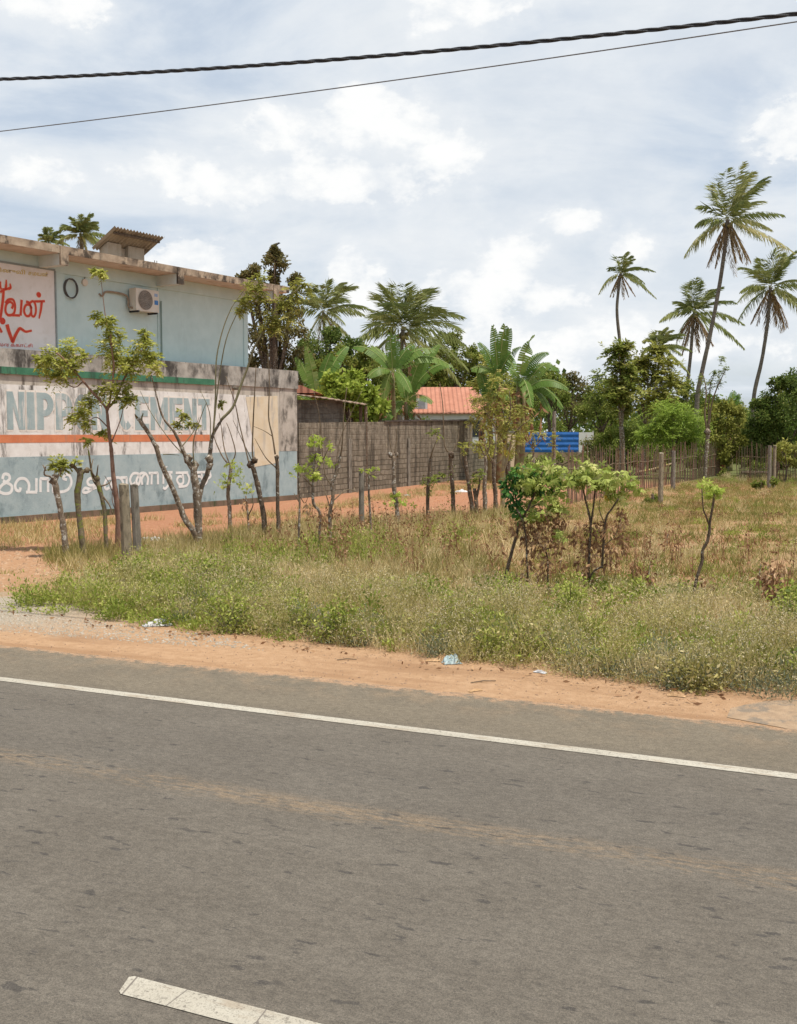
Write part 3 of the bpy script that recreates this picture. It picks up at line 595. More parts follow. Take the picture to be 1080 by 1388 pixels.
# ------------------------------------------------------------------ block wall, shed, tiled house, blue fence
b0 = G(405, 676); b1p = P(640, 588 + 2.3 * F / 55, 55); b1 = np.array([b1p[0], b1p[1], 0]); bdir = unit(b1 - b0); brot = math.atan2(bdir[1], bdir[0]); blen = np.linalg.norm(b1 - b0)
zb0, zb1 = P(405, 573, b0[1])[2], P(640, 570.5, 55)[2]
def block_mat(name, c1, c2, dark):
    def fn(n):
        o = n.obj(); br = n.new('ShaderNodeTexBrick'); cx_ = n.new('ShaderNodeCombineXYZ'); x, y, z = n.xyz(o); n.put(cx_.inputs[0], x); n.put(cx_.inputs[1], z); n.put(br.inputs['Vector'], n.vm('ADD', cx_.outputs[0], n.vm('MULTIPLY', n.noise(o, 2.2, 4, .6, 0, True), (.12, .10, 0))))
        br.inputs['Scale'].default_value = 1; br.inputs['Brick Width'].default_value = .42; br.inputs['Row Height'].default_value = .21; br.inputs['Mortar Size'].default_value = .024; br.inputs['Mortar Smooth'].default_value = .4
        br.inputs['Color1'].default_value = (*c1, 1); br.inputs['Color2'].default_value = (*c2, 1); br.inputs['Mortar'].default_value = (*[v * .72 for v in c1], 1)
        v = n.noise(n.scaled(o, (1.6, 1, .3)), 1.3, 8, .7)
        rend = n.mix(n.step(n.noise(o, 4, 6, .7), .35, .65), tuple(v_ * .95 for v_ in c1), tuple(v_ * 1.1 for v_ in c2))
        up_ = n.step(n.m('ADD', z, n.m('MULTIPLY', n.noise(o, 1.1, 6, .65), 1.6)), 2.0, 2.6)
        c = n.mix(up_, br.outputs[0], rend)
        c = n.mix(n.m('MULTIPLY', n.step(v, .45, .62), .85), c, dark)
        c = n.mix(n.step(n.noise(n.scaled(o, (1, 1, .5)), 5, 6, .7), .6, .68), c, (.36, .31, .22))
        return c, n.bump(n.m('ADD', br.outputs['Fac'], n.m('MULTIPLY', n.noise(o, 25, 5, .7), -.8)), -.02, 1)
    return mat(name, fn, .95, .15)
bm_ = block_mat('block_masonry', (.165, .14, .104), (.25, .214, .165), (.065, .055, .042))
bl = thing('block_wall', 'grey brown concrete block wall with piers behind the red soil lot', 'wall', b0, brot)
MB().prism([(0.06, 0, -.2), (blen, 0, -.2), (blen, 0, zb1), (0.06, 0, zb0)], (0, .2, 0)).build('wall_body', bm_, bl, local=True)
for px in (473, 553):
    h_ = hit(px, 640, b0, np.array([bdir[1], -bdir[0], 0])); x = float(np.dot(h_ - b0, bdir)); MB().box(x - .13, x + .13, -.06, -.001, -.2, 2.1).build('pier', M['concrete_grey'], bl, local=True)
x1 = float(np.dot(hit(520, 570, b0, np.array([bdir[1], -bdir[0], 0])) - b0, bdir))
tops = MB(); n_ = 24
for i in range(n_):
    xa, xb = x1 + (blen - x1) * i / n_, x1 + (blen - x1) * (i + 1) / n_; za = zb0 + (zb1 - zb0) * xa / blen; tops.box(xa, xb - .01, -.06 - .02 * random.random(), .26, za + .01, za + .05 + .04 * random.random())
tops.build('coping_sheet', mottled('rusty_coping', (.06, .05, .045), (.11, .085, .07), 4, .8), bl, local=True)
# lower continuation
p2 = P(637, 650, 56); q0 = np.array([P(637, 600, 56)[0], 56, 0]); q1 = np.array([P(692, 600, 64)[0], 64, 0]); qd = unit(q1 - q0)
bl2 = thing('block_wall', 'low dark end of the block wall half hidden by mossy trunks', 'wall', q0, math.atan2(qd[1], qd[0]))
MB().box(0, np.linalg.norm(q1 - q0), 0, .2, -.2, P(660, 602, 58)[2]).build('wall_body', bm_, bl2, local=True)
MB().box(-.02, np.linalg.norm(q1 - q0) + .02, -.04, .24, P(660, 602, 58)[2] + .001, P(660, 602, 58)[2] + .06).build('coping', M['concrete_grey'], bl2, local=True)
def gable(name, label, cat, Y, x0, x1, ye, yr, wallm, roofm, dep, bottom=0.0, hip=.25, over=.25):
    e0, e1 = P(x0, ye, Y), P(x1, ye, Y); zr = P((x0 + x1) / 2, yr, Y)[2]
    t = thing(name, label, cat, (e0[0], Y, 0)); Lx_ = e1[0] - e0[0]; ze = e0[2]
    MB().box(0, Lx_, 0, dep, 0, ze - .01).build('wall', wallm, t, local=True)
    o_ = over; hx = Lx_ * hip
    V = [(-o_, -o_, ze - .05), (Lx_ + o_, -o_, ze - .05), (Lx_ + o_, dep + o_, ze - .05), (-o_, dep + o_, ze - .05), (hx, dep / 2, zr), (Lx_ - hx, dep / 2, zr)]
    MB().add(V + [(v[0], v[1], v[2] + .08) for v in V[:4]], [(6, 7, 5, 4), (7, 8, 5), (8, 9, 4, 5), (9, 6, 4), (3, 2, 1, 0), (0, 1, 7, 6), (1, 2, 8, 7), (2, 3, 9, 8), (3, 0, 6, 9)]).build('roof', roofm, t, local=True)
    return t, Lx_, ze, zr
def tile_mat():
    def fn(n):
        o = n.obj(); x, y, z = n.xyz(o); w = n.m('SINE', n.m('MULTIPLY', x, 22)); w2 = n.m('FRACT', n.m('MULTIPLY', y, 3.0))
        c = n.mix(n.step(n.noise(o, 1.6, 6, .65), .3, .7), (.40, .17, .11), (.48, .22, .15)); c = n.mix(n.step(n.noise(o, 3, 6, .7), .58, .7), c, (.3, .12, .07))
        return c, n.bump(n.m('ADD', w, n.m('MULTIPLY', w2, 1.5)), .03, 1)
    return mat('clay_tiles', fn, .85)
tm = tile_mat()
t, Lx_, ze, zr = gable('tiled_house', 'house with orange clay tile roof and white wall beyond the block wall', 'house', 68, 543, 672, 560, 521, streaky('white_house_wall', (.64, .63, .61), (.72, .71, .69), (.45, .43, .4), 1.3, .55, .7), tm, 8, hip=.2)
dz0 = P(575, 554, 68)[2]; dx0 = P(563, 545, 68)[0] - P(566, 545, 68)[0]
MB().box(-1.6, .2, 1.8, 5, ze - .3, ze + .85).build('side_gable', tm, t, local=True)
MB().box(.95, 1.7, .3, 1.5, ze - .05, ze + .95).build('dormer', mottled('dormer_white', (.6, .6, .6), (.68, .68, .68), 4, .6), t, local=True)
MB().box(1.1, 1.55, .28, .298, ze + .3, ze + .8).build('dormer_window', mottled('dormer_glass', (.25, .28, .31), (.34, .36, .38), 4, .3), t, local=True)
for k in range(3): MB().box(1.7 + k * 1.4, 2.5 + k * 1.4, -.02, -.003, ze - 1.5, ze - .5).build('window', mottled('window_dark', (.05, .055, .06), (.09, .095, .1), 4, .2), t, local=True)
# small shed just behind the block wall
t = thing('lean_to_shed', 'grey block lean-to with rusty sheet roof rising over the block wall', 'shed', (P(404, 560, 43)[0], 43, 0))
Ls = P(497, 552, 43)[0] - P(404, 560, 43)[0]; z0_, z1_ = P(440, 541, 43)[2], P(497, 550, 43)[2]
Lw = P(465, 552, 43)[0] - P(404, 552, 43)[0]
MB().box(-1.2, Lw, .0, .18, 0, z0_ - .03).build('wall', block_mat('shed_masonry', (.19, .165, .135), (.24, .21, .17), (.11, .09, .07)), t, local=True)
V = []; Fc = []
for i in range(41):
    x = -.9 + (Ls + .9) * i / 40; zt_ = np.interp(x, [-.9, Lw * .6, Ls], [z0_ + .25, z0_, z1_]); wv = .018 * math.cos(i * 2.2)
    V += [(x, -.5, zt_ + wv), (x, -.5, zt_ + wv + .03), (x, 3, zt_ + .12 + wv), (x, 3, zt_ + .15 + wv)]
for i in range(40):
    b = 4 * i; Fc += [(b, b + 2, b + 6, b + 4), (b + 1, b + 5, b + 7, b + 3), (b, b + 4, b + 5, b + 1)]
MB().add(V, Fc).build('sheet_roof', mottled('rusty_roof', (.2, .13, .09), (.3, .22, .16), 3, .85, (.12, .075, .05), 2, .5, .65), t, local=True)
for x in (Lw + .9, Ls - .25): MB().tube([(x, .2, 0), (x, .2, z1_ - .02)], .07, 7).build('post', M['bark_dark'], t, local=True)
MB().prism([(-.8, 1.5, z0_ + .3), (.75, 1.5, z0_ + .3), (.0, 1.5, z0_ + .62), (-.8, 1.5, z0_ + .62)], (0, 3, 0)).build('tiled_ridge', tm, t, local=True)
# plastered wall behind the trees and the blue sheet fence
pw = MB(); pl_ = P(636, 588, 70); pr_ = P(735, 588, 76)
t = thing('plastered_wall', 'sandy pink plastered wall behind the gap in the tree row', 'wall', (pl_[0], 70, 0), math.atan2(6, pr_[0] - pl_[0]))
MB().box(0, 5.4, 0, .2, 0, P(650, 586, 70)[2]).build('wall_body', streaky('pink_plaster', (.5, .36, .25), (.58, .44, .32), (.36, .25, .17), 1.2, .52, .68), t, local=True)
MB().box(-.05, 5.45, -.05, .25, P(650, 586, 70)[2] + .001, P(650, 586, 70)[2] + .09).build('coping', M['concrete_grey'], t, local=True)
def ribbed(x0, x1, z0, z1, n, amp=.035):
    V = []; zs = np.linspace(z0, z1, n * 6 + 1)
    for z in zs: w = amp * math.cos((z - z0) / (z1 - z0) * n * 2 * math.pi); V += [(x0, w, z), (x1, w, z), (x0, w + .01, z), (x1, w + .01, z)]
    return MB().add(V, [f for i in range(len(zs) - 1) for f in ((4 * i, 4 * i + 1, 4 * i + 5, 4 * i + 4), (4 * i + 2, 4 * i + 6, 4 * i + 7, 4 * i + 3))])
zb_ = P(750, 613, 74)[2]; zt_ = P(750, 586, 74)[2]; xb0, xb1, xb2 = P(711, 600, 74)[0], P(784, 600, 74)[0], P(804, 600, 74)[0]
t = thing('sheet_fence', 'bright blue ribbed metal sheet fence with a white end panel', 'fence', (xb0, 74, 0))
ribbed(0, (xb1 - xb0), zb_, zt_ + .02, 4, .014).build('blue_sheet', mottled('blue_sheet', (.025, .12, .40), (.04, .17, .50), 2, .5, (.03, .05, .11), 1.4, .56, .7), t, local=True)
MB().box(xb1 - xb0 + .02, xb2 - xb0, 0, .05, zb_, zt_).build('white_panel', mottled('panel_white', (.62, .6, .57), (.7, .68, .65), 3, .6, (.5, .3, .18), 2, .55, .7), t, local=True)
MB().box(0, xb2 - xb0, -.02, .1, 0, zb_ - .01).build('base_wall', mottled('base_plaster', (.27, .19, .12), (.36, .26, .17), 3, .9, (.12, .11, .05), 2, .45, .6), t, local=True)
for x in np.linspace(0, xb2 - xb0, 4): MB().box(x - .05, x + .05, .11, .2, 0, zt_ + .1).build('post', M['metal'], t, local=True)

# ------------------------------------------------------------------ overhead cables
def cable(name, label, pix, s0, twist, rad, m):
    pts = [hit(px, py, NR * s0, NR) for px, py in pix]; tt = np.array([np.dot(p, UR) for p in pts]); zc_ = np.polyfit(tt, [p[2] for p in pts], 2)
    ts = np.linspace(tt[0] - 14, tt[-1] + 10, 900 if twist else 80); t = thing(name, label, 'cable', UR * tt[1] + NR * s0 + np.array([0, 0, np.polyval(zc_, tt[1])]))
    if twist:
        for k in range(3):
            ph = ts * 2 * math.pi / .62 + k * 2.094
            p = UR[None] * ts[:, None] + NR[None] * (s0 + rad * np.cos(ph))[:, None]; p[:, 2] = np.polyval(zc_, ts) + rad * np.sin(ph)
            MB().tube(p, rad * .92, 6).build('strand', m, t, smooth=True)
    else:
        p = UR[None] * ts[:, None] + NR[None] * s0; p[:, 2] = np.polyval(zc_, ts); MB().tube(p, rad, 6).build('wire', m, t, smooth=True)
cable('overhead_cable', 'thick black twisted power cable crossing the sky', [(0, 107.5), (270, 94), (540, 74), (810, 48), (1080, 19)], s_edge + 1.6, True, .0115, mottled('cable_grey', (.035, .037, .042), (.055, .057, .062), 20, .6))
cable('overhead_cable', 'thin grey wire sagging below the twisted cable', [(0, 178), (270, 145), (540, 108), (810, 69), (1080, 30)], s_edge + 1.8, False, .0062, mottled('wire_grey', (.14, .14, .15), (.19, .19, .2), 10, .5))
# ------------------------------------------------------------------ leaf clouds
def rdir(n, upb=0.0):
    v = R.normal(size=(n, 3)); v[:, 2] += upb; return nrm(v)
def pinnate(c, r, n, npair=6, L=.07, Wd=.026, droop=.45, upb=.35, t0=0.0):
    c = np.array(c); d = rdir(n, upb); st = c + R.normal(size=(n, 3)) * r * .28; ln = r * R.uniform(.55, 1.1, n)
    t = np.linspace(.15, 1, npair); pos = st[:, None] + d[:, None] * (ln[:, None] * t)[..., None]
    pos[..., 2] -= droop * ln[:, None] * t ** 2
    side = nrm(np.cross(d, [0, 0, 1.]) + 1e-3); Q = []; V = []; tv = np.clip(t0 + R.normal(.45, .18, n), 0, 1)
    for s in (-1, 1):
        dr = nrm(d[:, None] * .55 + side[:, None] * s * .8 + np.array([0, 0, -.35]) + R.normal(size=pos.shape) * .22).reshape(-1, 3)
        k = len(dr); Q.append(leafq(pos.reshape(-1, 3), dr, L * R.uniform(.7, 1.2, k), Wd, nrm(np.cross(dr, [0, 0, 1.]) + R.normal(size=(k, 3)) * .5)))
        V.append(np.repeat(tv, npair) + R.normal(0, .12, k))
    return np.concatenate(Q), np.concatenate(V)
def palmate(c, r, n, L=.13, lobes=6, droop=.5, Wd=.04, t0=0.0):
    c = np.array(c); pos = c + R.normal(size=(n, 3)) * r * np.array([.7, .7, .5]); out = rdir(n, .4); a0 = R.uniform(0, 6.28, n)
    s1 = nrm(np.cross(out, [0.1, 0, 1.])); s2 = np.cross(out, s1); Q = []; V = []; tv = np.clip(t0 + R.normal(.5, .22, n), 0, 1); sc_ = R.uniform(.65, 1.15, n)
    for k in range(lobes):
        a = a0 + (k - (lobes - 1) / 2) * (4.6 / lobes); dr = nrm(s1 * np.cos(a)[:, None] + s2 * np.sin(a)[:, None] + np.array([0, 0, -droop]) + R.normal(size=(n, 3)) * .12)
        Q.append(leafq(pos, dr, L * sc_ * (1 - .12 * abs(k - (lobes - 1) / 2)), Wd * sc_, nrm(np.cross(dr, out)), .55)); V.append(tv + R.normal(0, .08, n))
    return np.concatenate(Q), np.concatenate(V)
def simple(c, r, n, L=.09, Wd=.045, droop=.4, t0=0.0, flat=1.0):
    c = np.array(c); d = rdir(n); pos = c + d * (r * R.uniform(.25, 1.05, n) ** .7)[:, None] * np.array([1, 1, flat]); dr = nrm(d * .6 + R.normal(size=(n, 3)) * .55 + np.array([0, 0, -droop]))
    return leafq(pos, dr, L * R.uniform(.6, 1.25, n), Wd, None), np.clip(t0 + R.normal(.45, .2, n), 0, 1)
def lobes(cs, rs, per, L, Wd, droop=.35, sub=11, t0=0.0, subr=.42):
    """leaf-sized faces gathered into twig-end tufts spread over each lobe, gaps between"""
    Q = []; V = []
    for c, r in zip(cs, rs):
        c = np.array(c); sd = rdir(sub, .15); sr = r * R.uniform(subr * .6, subr * 1.15, sub)
        for k in range(sub):
            cc = c + sd[k] * r * R.uniform(.35, .95) * np.array([1, 1, .9]); n = max(4, int(per * (sr[k] / (r * subr)) ** 2 / sub))
            q_, v_ = simple(cc, sr[k], n, L, Wd, droop, t0 + R.normal(0, .1)); Q.append(q_); V.append(v_)
    return np.concatenate(Q), np.concatenate(V)
def join(lst): return np.concatenate([a for a, b in lst]), np.concatenate([b for a, b in lst])

# ------------------------------------------------------------------ roadside trees of the live fence
GRP = 'pruned trees of the live fence'
def roots(p): p = np.array(p, float); p[0, 2] = -.06; return p
def fence_tree(name, label, base, stems, shoots=(), clumps=(), leaf='pin', lm='leaf_neem', bark='bark', twig='twig', cat='tree', group=GRP, dens=1.0, knobs=(), dead=(), lsize=1.0):
    Y = G(*base)[1]; k = Y / F; t = thing(name, label, cat, G(*base), 0, group)
    mb = MB()
    for i, (pts, rad) in enumerate(stems):
        p = np.array([P(a, b, Y + (0.0 if i == 0 else .06 * j * (-1) ** i)) for j, (a, b) in enumerate(pts)])
        if i == 0: p = roots(p)
        mb.tube(spline(p, 5), [r * k * .72 for r in rad], 9, .16)
    for (a, b, r) in knobs:
        c = P(a, b, Y); mb.tube([c + np.array([0, 0, -r * k]), c + R.normal(size=3) * r * k * .3, c + np.array([0, 0, r * k * .8])], [r * k * .5, r * k * .85, r * k * .4], 8, .3)
    mb.build('trunk', M[bark], t, smooth=True)
    if shoots:
        for i, sh_ in enumerate(shoots):
            pts, r0 = (sh_[0], sh_[1]) if isinstance(sh_[1], (int, float)) else (sh_, 1.3)
            dy = R.normal(0, .12, 2).cumsum(); p = np.array([P(a, b, Y + np.interp(j / (len(pts) - 1), [0, .5, 1], [0, dy[0], dy[1]])) for j, (a, b) in enumerate(pts)])
            MB().tube(spline(p, 5), [r0 * k, r0 * k * .75, r0 * k * .4], 6, .08).build('branch', M[twig], t, smooth=True)
    if clumps:
        qs = []
        for (a, b, r) in clumps:
            c = P(a, b, Y + R.normal(0, .12)); rw = r * k
            if leaf == 'pin': qs.append(pinnate(c, rw * 1.05, int(36 * dens * (r / 15) ** 1.6) + 5, 6, .085 * lsize, .036 * lsize, t0=R.normal(0, .08)))
            elif leaf == 'palm': qs.append(palmate(c, rw, int(20 * dens * (r / 12) ** 1.6) + 4, .145 * lsize, Wd=.04 * lsize, t0=R.normal(0, .08)))
            else: qs.append(simple(c, rw, int(90 * dens * (r / 12) ** 2), .09 * lsize, .045 * lsize))
        quads('crown', *join(qs), M[lm], t)
    if dead:
        qs = [simple(P(a + R.normal(0, 1.5), b + R.normal(0, 3), Y + R.normal(0, .08)), r * k * 1.15, int(32 * (r / 8) ** 1.5), .09, .038, 1.2, .1 + R.normal(0, .12), 1.4) for a, b, r in dead]
        quads('dead_leaves', *join(qs), M['dead_leaf'], t)
    return t
ft = fence_tree
ft('pruned_tree', 'leftmost short pruned trunk with a leafy tuft and forked twigs', (90, 757), [([(90, 757), (87, 722), (80, 682), (74, 650), (75, 643)], [6, 5.5, 5, 5.5, 4]), ([(75, 652), (68, 646), (60, 643), (62, 632)], [2.2, 1.8, 1]), ([(76, 650), (81, 641), (85, 630)], [2.6, 1.6, .8])],
   [[(62, 638), (58, 630)]], [(80, 627, 13), (86, 633, 8), (72, 632, 7)], dens=.9, knobs=[(74, 650, 6)])
ft('pruned_tree', 'mossy green pruned trunk with knobbly forked head, second from the left', (113, 755), [([(113, 755), (111, 733), (108, 707), (105, 673), (109, 642), (108, 634)], [6.5, 6, 5.5, 5.5, 6, 4]), ([(108, 642), (102, 634), (97, 628)], [4, 3, 2]), ([(110, 642), (117, 637), (124, 637)], [4, 3, 2])],
   [], [(103, 626, 6)], dens=.7, bark='bark_moss', knobs=[(99, 630, 4), (118, 637, 4)])
ft('pruned_tree', 'thin leaning pruned trunk with a claw of bare twigs on the left', (145, 752), [([(145, 752), (143, 724), (141, 690), (134, 660), (131, 646)], [4.5, 4.2, 4, 4.5, 3]), ([(133, 655), (125, 642), (121, 618), (119, 608)], [2.6, 1.9, 1.0]), ([(134, 662), (126, 650), (122, 635)], [2.2, 1.5, .8])],
   [[(130, 648), (124, 638), (126, 622)], [(137, 659), (146, 656), (150, 652)], [(139, 672), (148, 684), (153, 697)], [(131, 646), (133, 630)]], bark='bark_moss', knobs=[(132, 648, 4)])
ft('neem_tree', 'young tree with three feathery light green crowns before the blue lettering', (160, 748),
   [([(160, 748), (160, 707), (158, 675), (154, 645), (151, 610), (147, 578), (145, 554)], [6, 5, 5, 4.2, 3.4, 3, 2.8]), ([(145, 555), (139, 547), (123, 529), (113, 517), (98, 500), (86, 486), (76, 478)], [2.4, 2.1, 1.7, 1.2]),
    ([(145, 555), (155, 543), (164, 523), (172, 506), (184, 487), (196, 470)], [2.2, 1.7, 1.0]), ([(146, 556), (151, 530), (154, 498), (151, 470), (150, 452)], [2, 1.6, .9])],
   [([(151, 600), (163, 570), (168, 548)], .9), ([(147, 580), (132, 566), (120, 570)], .9), ([(113, 517), (100, 525), (80, 512)], .9), ([(150, 470), (143, 430), (137, 380)], .9), ([(154, 480), (147, 445), (133, 428)], .7), ([(159, 690), (150, 660), (142, 645)], .8), ([(160, 700), (152, 676), (155, 640)], .7)],
   [(72, 486, 20), (92, 474, 18), (58, 494, 13), (76, 508, 17), (98, 498, 16), (52, 485, 8), (112, 482, 9), (152, 455, 17), (148, 472, 19), (160, 488, 18), (176, 498, 17), (194, 466, 18), (206, 486, 15), (186, 484, 17), (150, 436, 9), (210, 500, 9), (196, 452, 8),
    (135, 530, 14), (122, 545, 12), (108, 558, 14), (99, 566, 9), (156, 528, 13), (165, 542, 10), (178, 542, 10), (140, 586, 10), (118, 574, 9), (136, 372, 9), (129, 366, 6), (132, 428, 9), (140, 434, 6), (118, 596, 6), (172, 525, 9)], dens=1.0, bark='bark_red', twig='bark_red')
ft('forked_tree', 'tallest bare forked tree with pale trunk and yellowish leaf tufts above the parapet', (269, 746),
   [([(269, 746), (269, 716), (267, 676), (264, 652), (262, 632)], [8.5, 7.5, 7.5, 7, 6]), ([(268, 734), (262, 720), (250, 702), (240, 676), (231, 655), (219, 629), (211, 605), (199, 583), (187, 567)], [5.5, 5.2, 5, 4.6, 4.2, 3.6, 3.2]),
    ([(268, 690), (273, 660), (281, 641), (284, 622), (286, 600), (290, 586), (301, 568)], [5, 4.8, 4.6, 3.6, 2.6]), ([(263, 640), (252, 620), (245, 604), (236, 585), (221, 566), (212, 536), (205, 508)], [4.5, 3.6, 2.2, 1.5, 1.0])],
   [([(187, 568), (183, 562)], 2.2), ([(199, 583), (192, 570), (194, 560)], 1.8), ([(300, 569), (316, 551), (327, 521), (335, 500), (346, 468), (363, 440), (380, 405)], 2.0), ([(335, 500), (345, 470), (366, 438)], 1.0), ([(289, 588), (292, 536), (293, 490), (301, 450), (314, 417), (330, 395)], 1.2), ([(289, 588), (296, 520), (306, 462), (321, 425), (330, 405)], 1.0),
    ([(264, 640), (262, 600), (272, 566), (280, 545)], 1.0), ([(246, 606), (262, 585), (270, 565)], .8), ([(285, 600), (284, 560), (272, 530)], .8), ([(252, 620), (230, 596), (205, 560), (190, 530)], .8), ([(221, 616), (232, 616), (243, 617)], .8), ([(362, 442), (365, 400)], .8), ([(380, 405), (400, 395), (408, 385)], .9), ([(366, 438), (362, 500)], .6), ([(380, 415), (392, 470), (402, 500)], .6)],
   [(345, 393, 17), (334, 408, 14), (352, 378, 11), (370, 430, 16), (384, 412, 14), (402, 398, 17), (412, 386, 10), (396, 430, 12), (362, 442, 9), (326, 420, 8), (246, 562, 9), (240, 575, 8), (262, 575, 7), (300, 545, 6), (356, 402, 9), (378, 445, 10)], lm='leaf_yellow', dens=.75, twig='twig_green', knobs=[(262, 632, 8), (285, 622, 6), (254, 622, 6), (284, 632, 5), (212, 606, 4)])
ft('pruned_tree', 'thin pruned trunk with drooping light green leaf tufts just right of the forked tree', (312, 722), [([(312, 722), (311, 690), (309, 667), (312, 643), (313, 628)], [4, 3.6, 3.4, 3.4, 2.6])],
   [([(310, 630), (301, 618), (292, 598), (289, 586)], 1.1), ([(311, 629), (304, 608), (300, 580), (297, 560)], 1.0), ([(314, 628), (319, 613), (313, 589), (307, 573)], 1.0)], [(313, 632, 9), (300, 654, 9), (310, 650, 9), (325, 655, 10), (335, 661, 7), (321, 645, 6)], leaf='palm', lm='leaf_lime', dens=.6, lsize=.75)
ft('pruned_tree', 'stout dark pruned trunk with knobbed top before the faded yellow patch', (359, 734), [([(359, 734), (357, 698), (351, 667), (345, 641), (340, 628)], [5.5, 5, 4.8, 4.6, 4.2])],
   [([(344, 624), (342, 612), (343, 574), (345, 534), (347, 495)], 1.4), ([(337, 626), (335, 618), (324, 573), (318, 545), (306, 510)], 1.2), ([(342, 626), (330, 600), (316, 570)], .7)], bark='bark_dark', knobs=[(340, 629, 5), (346, 624, 4)])
ft('pruned_tree', 'thin spotted pruned trunk with one long upright shoot near the wall corner', (379, 735), [([(379, 735), (377, 698), (376, 660), (376, 633), (374, 618)], [4, 3.4, 3.2, 3.4, 2.8])],
   [([(373, 616), (369, 590), (364, 565), (365, 521), (363, 470)], 1.3), ([(374, 634), (360, 620), (345, 594)], .9), ([(370, 592), (358, 584), (344, 578)], .7)], bark='bark_dark', knobs=[(375, 620, 4)])
ft('dry_sapling', 'withered stalk between two pruned trunks before the blue wall base', (338, 728), [([(338, 728), (336, 700), (333, 672)], [2.2, 1.8, 1.4])], [([(334, 690), (328, 676)], .8), ([(336, 700), (343, 684), (341, 668)], .9)], dead=[(333, 690, 6), (340, 705, 6)])
ft('cassava_shrub', 'leggy stem with whorls of pale green leaves at the grey wall corner', (429, 760), [([(429, 760), (434, 700), (425, 682), (424, 654), (427, 622), (429, 603)], [2.6, 2.6, 3, 2.2, 1.8, 1.3])],
   [([(424, 660), (412, 648), (402, 638)], .9), ([(425, 640), (436, 626), (446, 606)], .9)], [(424, 596, 9), (432, 598, 7), (445, 604, 5), (424, 619, 8), (436, 619, 5), (446, 626, 5), (403, 636, 9), (416, 640, 9), (427, 645, 7)], leaf='palm', lm='leaf_lime', dens=.6, lsize=.8, dead=[(420, 690, 6), (440, 700, 7)])
ft('pruned_tree', 'slender crooked trunk with a long pale shoot before the block wall pier', (449, 745), [([(449, 745), (447, 700), (451, 674), (450, 655), (456, 641), (461, 620)], [3.4, 3, 3, 2.8, 2.8, 3.2])],
   [([(461, 620), (464, 600), (466, 560), (470, 525)], 1.2), ([(450, 660), (440, 640), (436, 600), (432, 560), (425, 530)], 1.0), ([(452, 655), (460, 600), (476, 560), (490, 530)], .8), ([(450, 680), (470, 664), (486, 668)], .8), ([(448, 690), (438, 660), (428, 645)], .8)], knobs=[(461, 620, 3.5)], dead=[(444, 690, 7), (455, 700, 8), (440, 715, 8)])
ft('dry_sapling', 'bare dark stalk with few dead leaves rising from the grass below the wall corner', (404, 762), [([(404, 762), (405, 720), (406, 674), (405, 645)], [2.2, 2.2, 1.8, 1.0])], [([(405, 680), (398, 668)], .8), ([(406, 672), (413, 682), (418, 672)], .7)], dead=[(408, 728, 6), (395, 735, 5)])
ft('pruned_tree', 'thin straight stem with a small leaf tuft right beside the grey post', (503, 735), [([(503, 735), (502, 700), (500, 672), (500, 640)], [2.2, 2.2, 2.2, 1.6])], [([(500, 645), (512, 640), (522, 646)], .7)], [(502, 636, 8)], leaf='palm', lm='leaf_lime', dens=.6, lsize=.7)
ft('pruned_tree', 'pale trunk with knobbed head and a bright green sprout at its foot', (540, 718), [([(540, 718), (538, 690), (534, 660), (534, 640), (533, 618)], [4.5, 4, 4.2, 3.2, 3])], [([(531, 614), (528, 596), (526, 576)], .9), ([(535, 614), (537, 598), (537, 580)], .9)], [(539, 672, 8), (534, 682, 7), (546, 682, 7)], leaf='palm', lm='leaf_lime', dens=.9, lsize=.8, knobs=[(530, 616, 4), (538, 616, 3.5)], dead=[(526, 700, 7), (545, 704, 7)])
ft('pruned_tree', 'slim dark trunk standing alone on the red soil with one slanting shoot', (580, 712), [([(580, 712), (580, 670), (582, 640), (583, 622)], [3.2, 3, 2.8, 2.6])], [([(583, 622), (588, 606), (595, 590)], 1.2)], [(590, 586, 8), (588, 648, 9), (578, 654, 8), (597, 644, 7)], lm='leaf_mid', dens=.5, bark='bark_dark')
ft('pruned_tree', 'vine-wrapped trunk with knobbed top before the block wall', (615, 702), [([(615, 702), (614, 680), (613, 655), (611, 630), (611, 616)], [4, 3.8, 3.8, 3.6, 3.6])], [([(610, 616), (603, 605), (601, 581), (600, 550), (596, 520)], 1.3), ([(612, 614), (620, 598), (622, 580)], .9)], [(611, 648, 8), (614, 662, 8), (611, 636, 7), (617, 690, 8), (610, 676, 7), (600, 690, 9)], leaf='simple', lm='leaf_mid', dens=.6, bark='bark_dark', lsize=.7, knobs=[(611, 616, 4.5)])
ft('pruned_tree', 'dark crooked trunk leaning left, first of the close group by the mossy tree', (641, 704), [([(641, 704), (639, 680), (635, 655), (632, 632), (630, 618)], [4.2, 4, 3.6, 3.4, 3])], [([(630, 620), (636, 600), (640, 575)], 1.1), ([(633, 640), (626, 628), (624, 606)], .9)], [(627, 606, 7), (638, 600, 8)], lm='leaf_yellow', dens=.6, bark='bark_dark')
ft('pruned_tree', 'forked dark trunk in the middle of the close group by the mossy tree', (646, 704), [([(646, 704), (645, 680), (643, 662)], [4.2, 4, 3.2]), ([(645, 676), (649, 660), (651, 645)], [2.8, 2.2, 1.4])], [], [(642, 650, 8), (650, 642, 7)], lm='leaf_mid', dens=.6, bark='bark_dark')
ft('pruned_tree', 'white-flecked dark trunk in the close group by the mossy tree', (657, 700), [([(657, 700), (657, 680), (656, 660), (658, 640), (658, 618)], [4.6, 4.4, 4, 3, 2.4])], [([(658, 620), (652, 608), (648, 598)], 1.1), ([(658, 620), (664, 600), (662, 580)], 1.1)], [(650, 600, 8), (662, 590, 9)], lm='leaf_yellow', dens=.6)
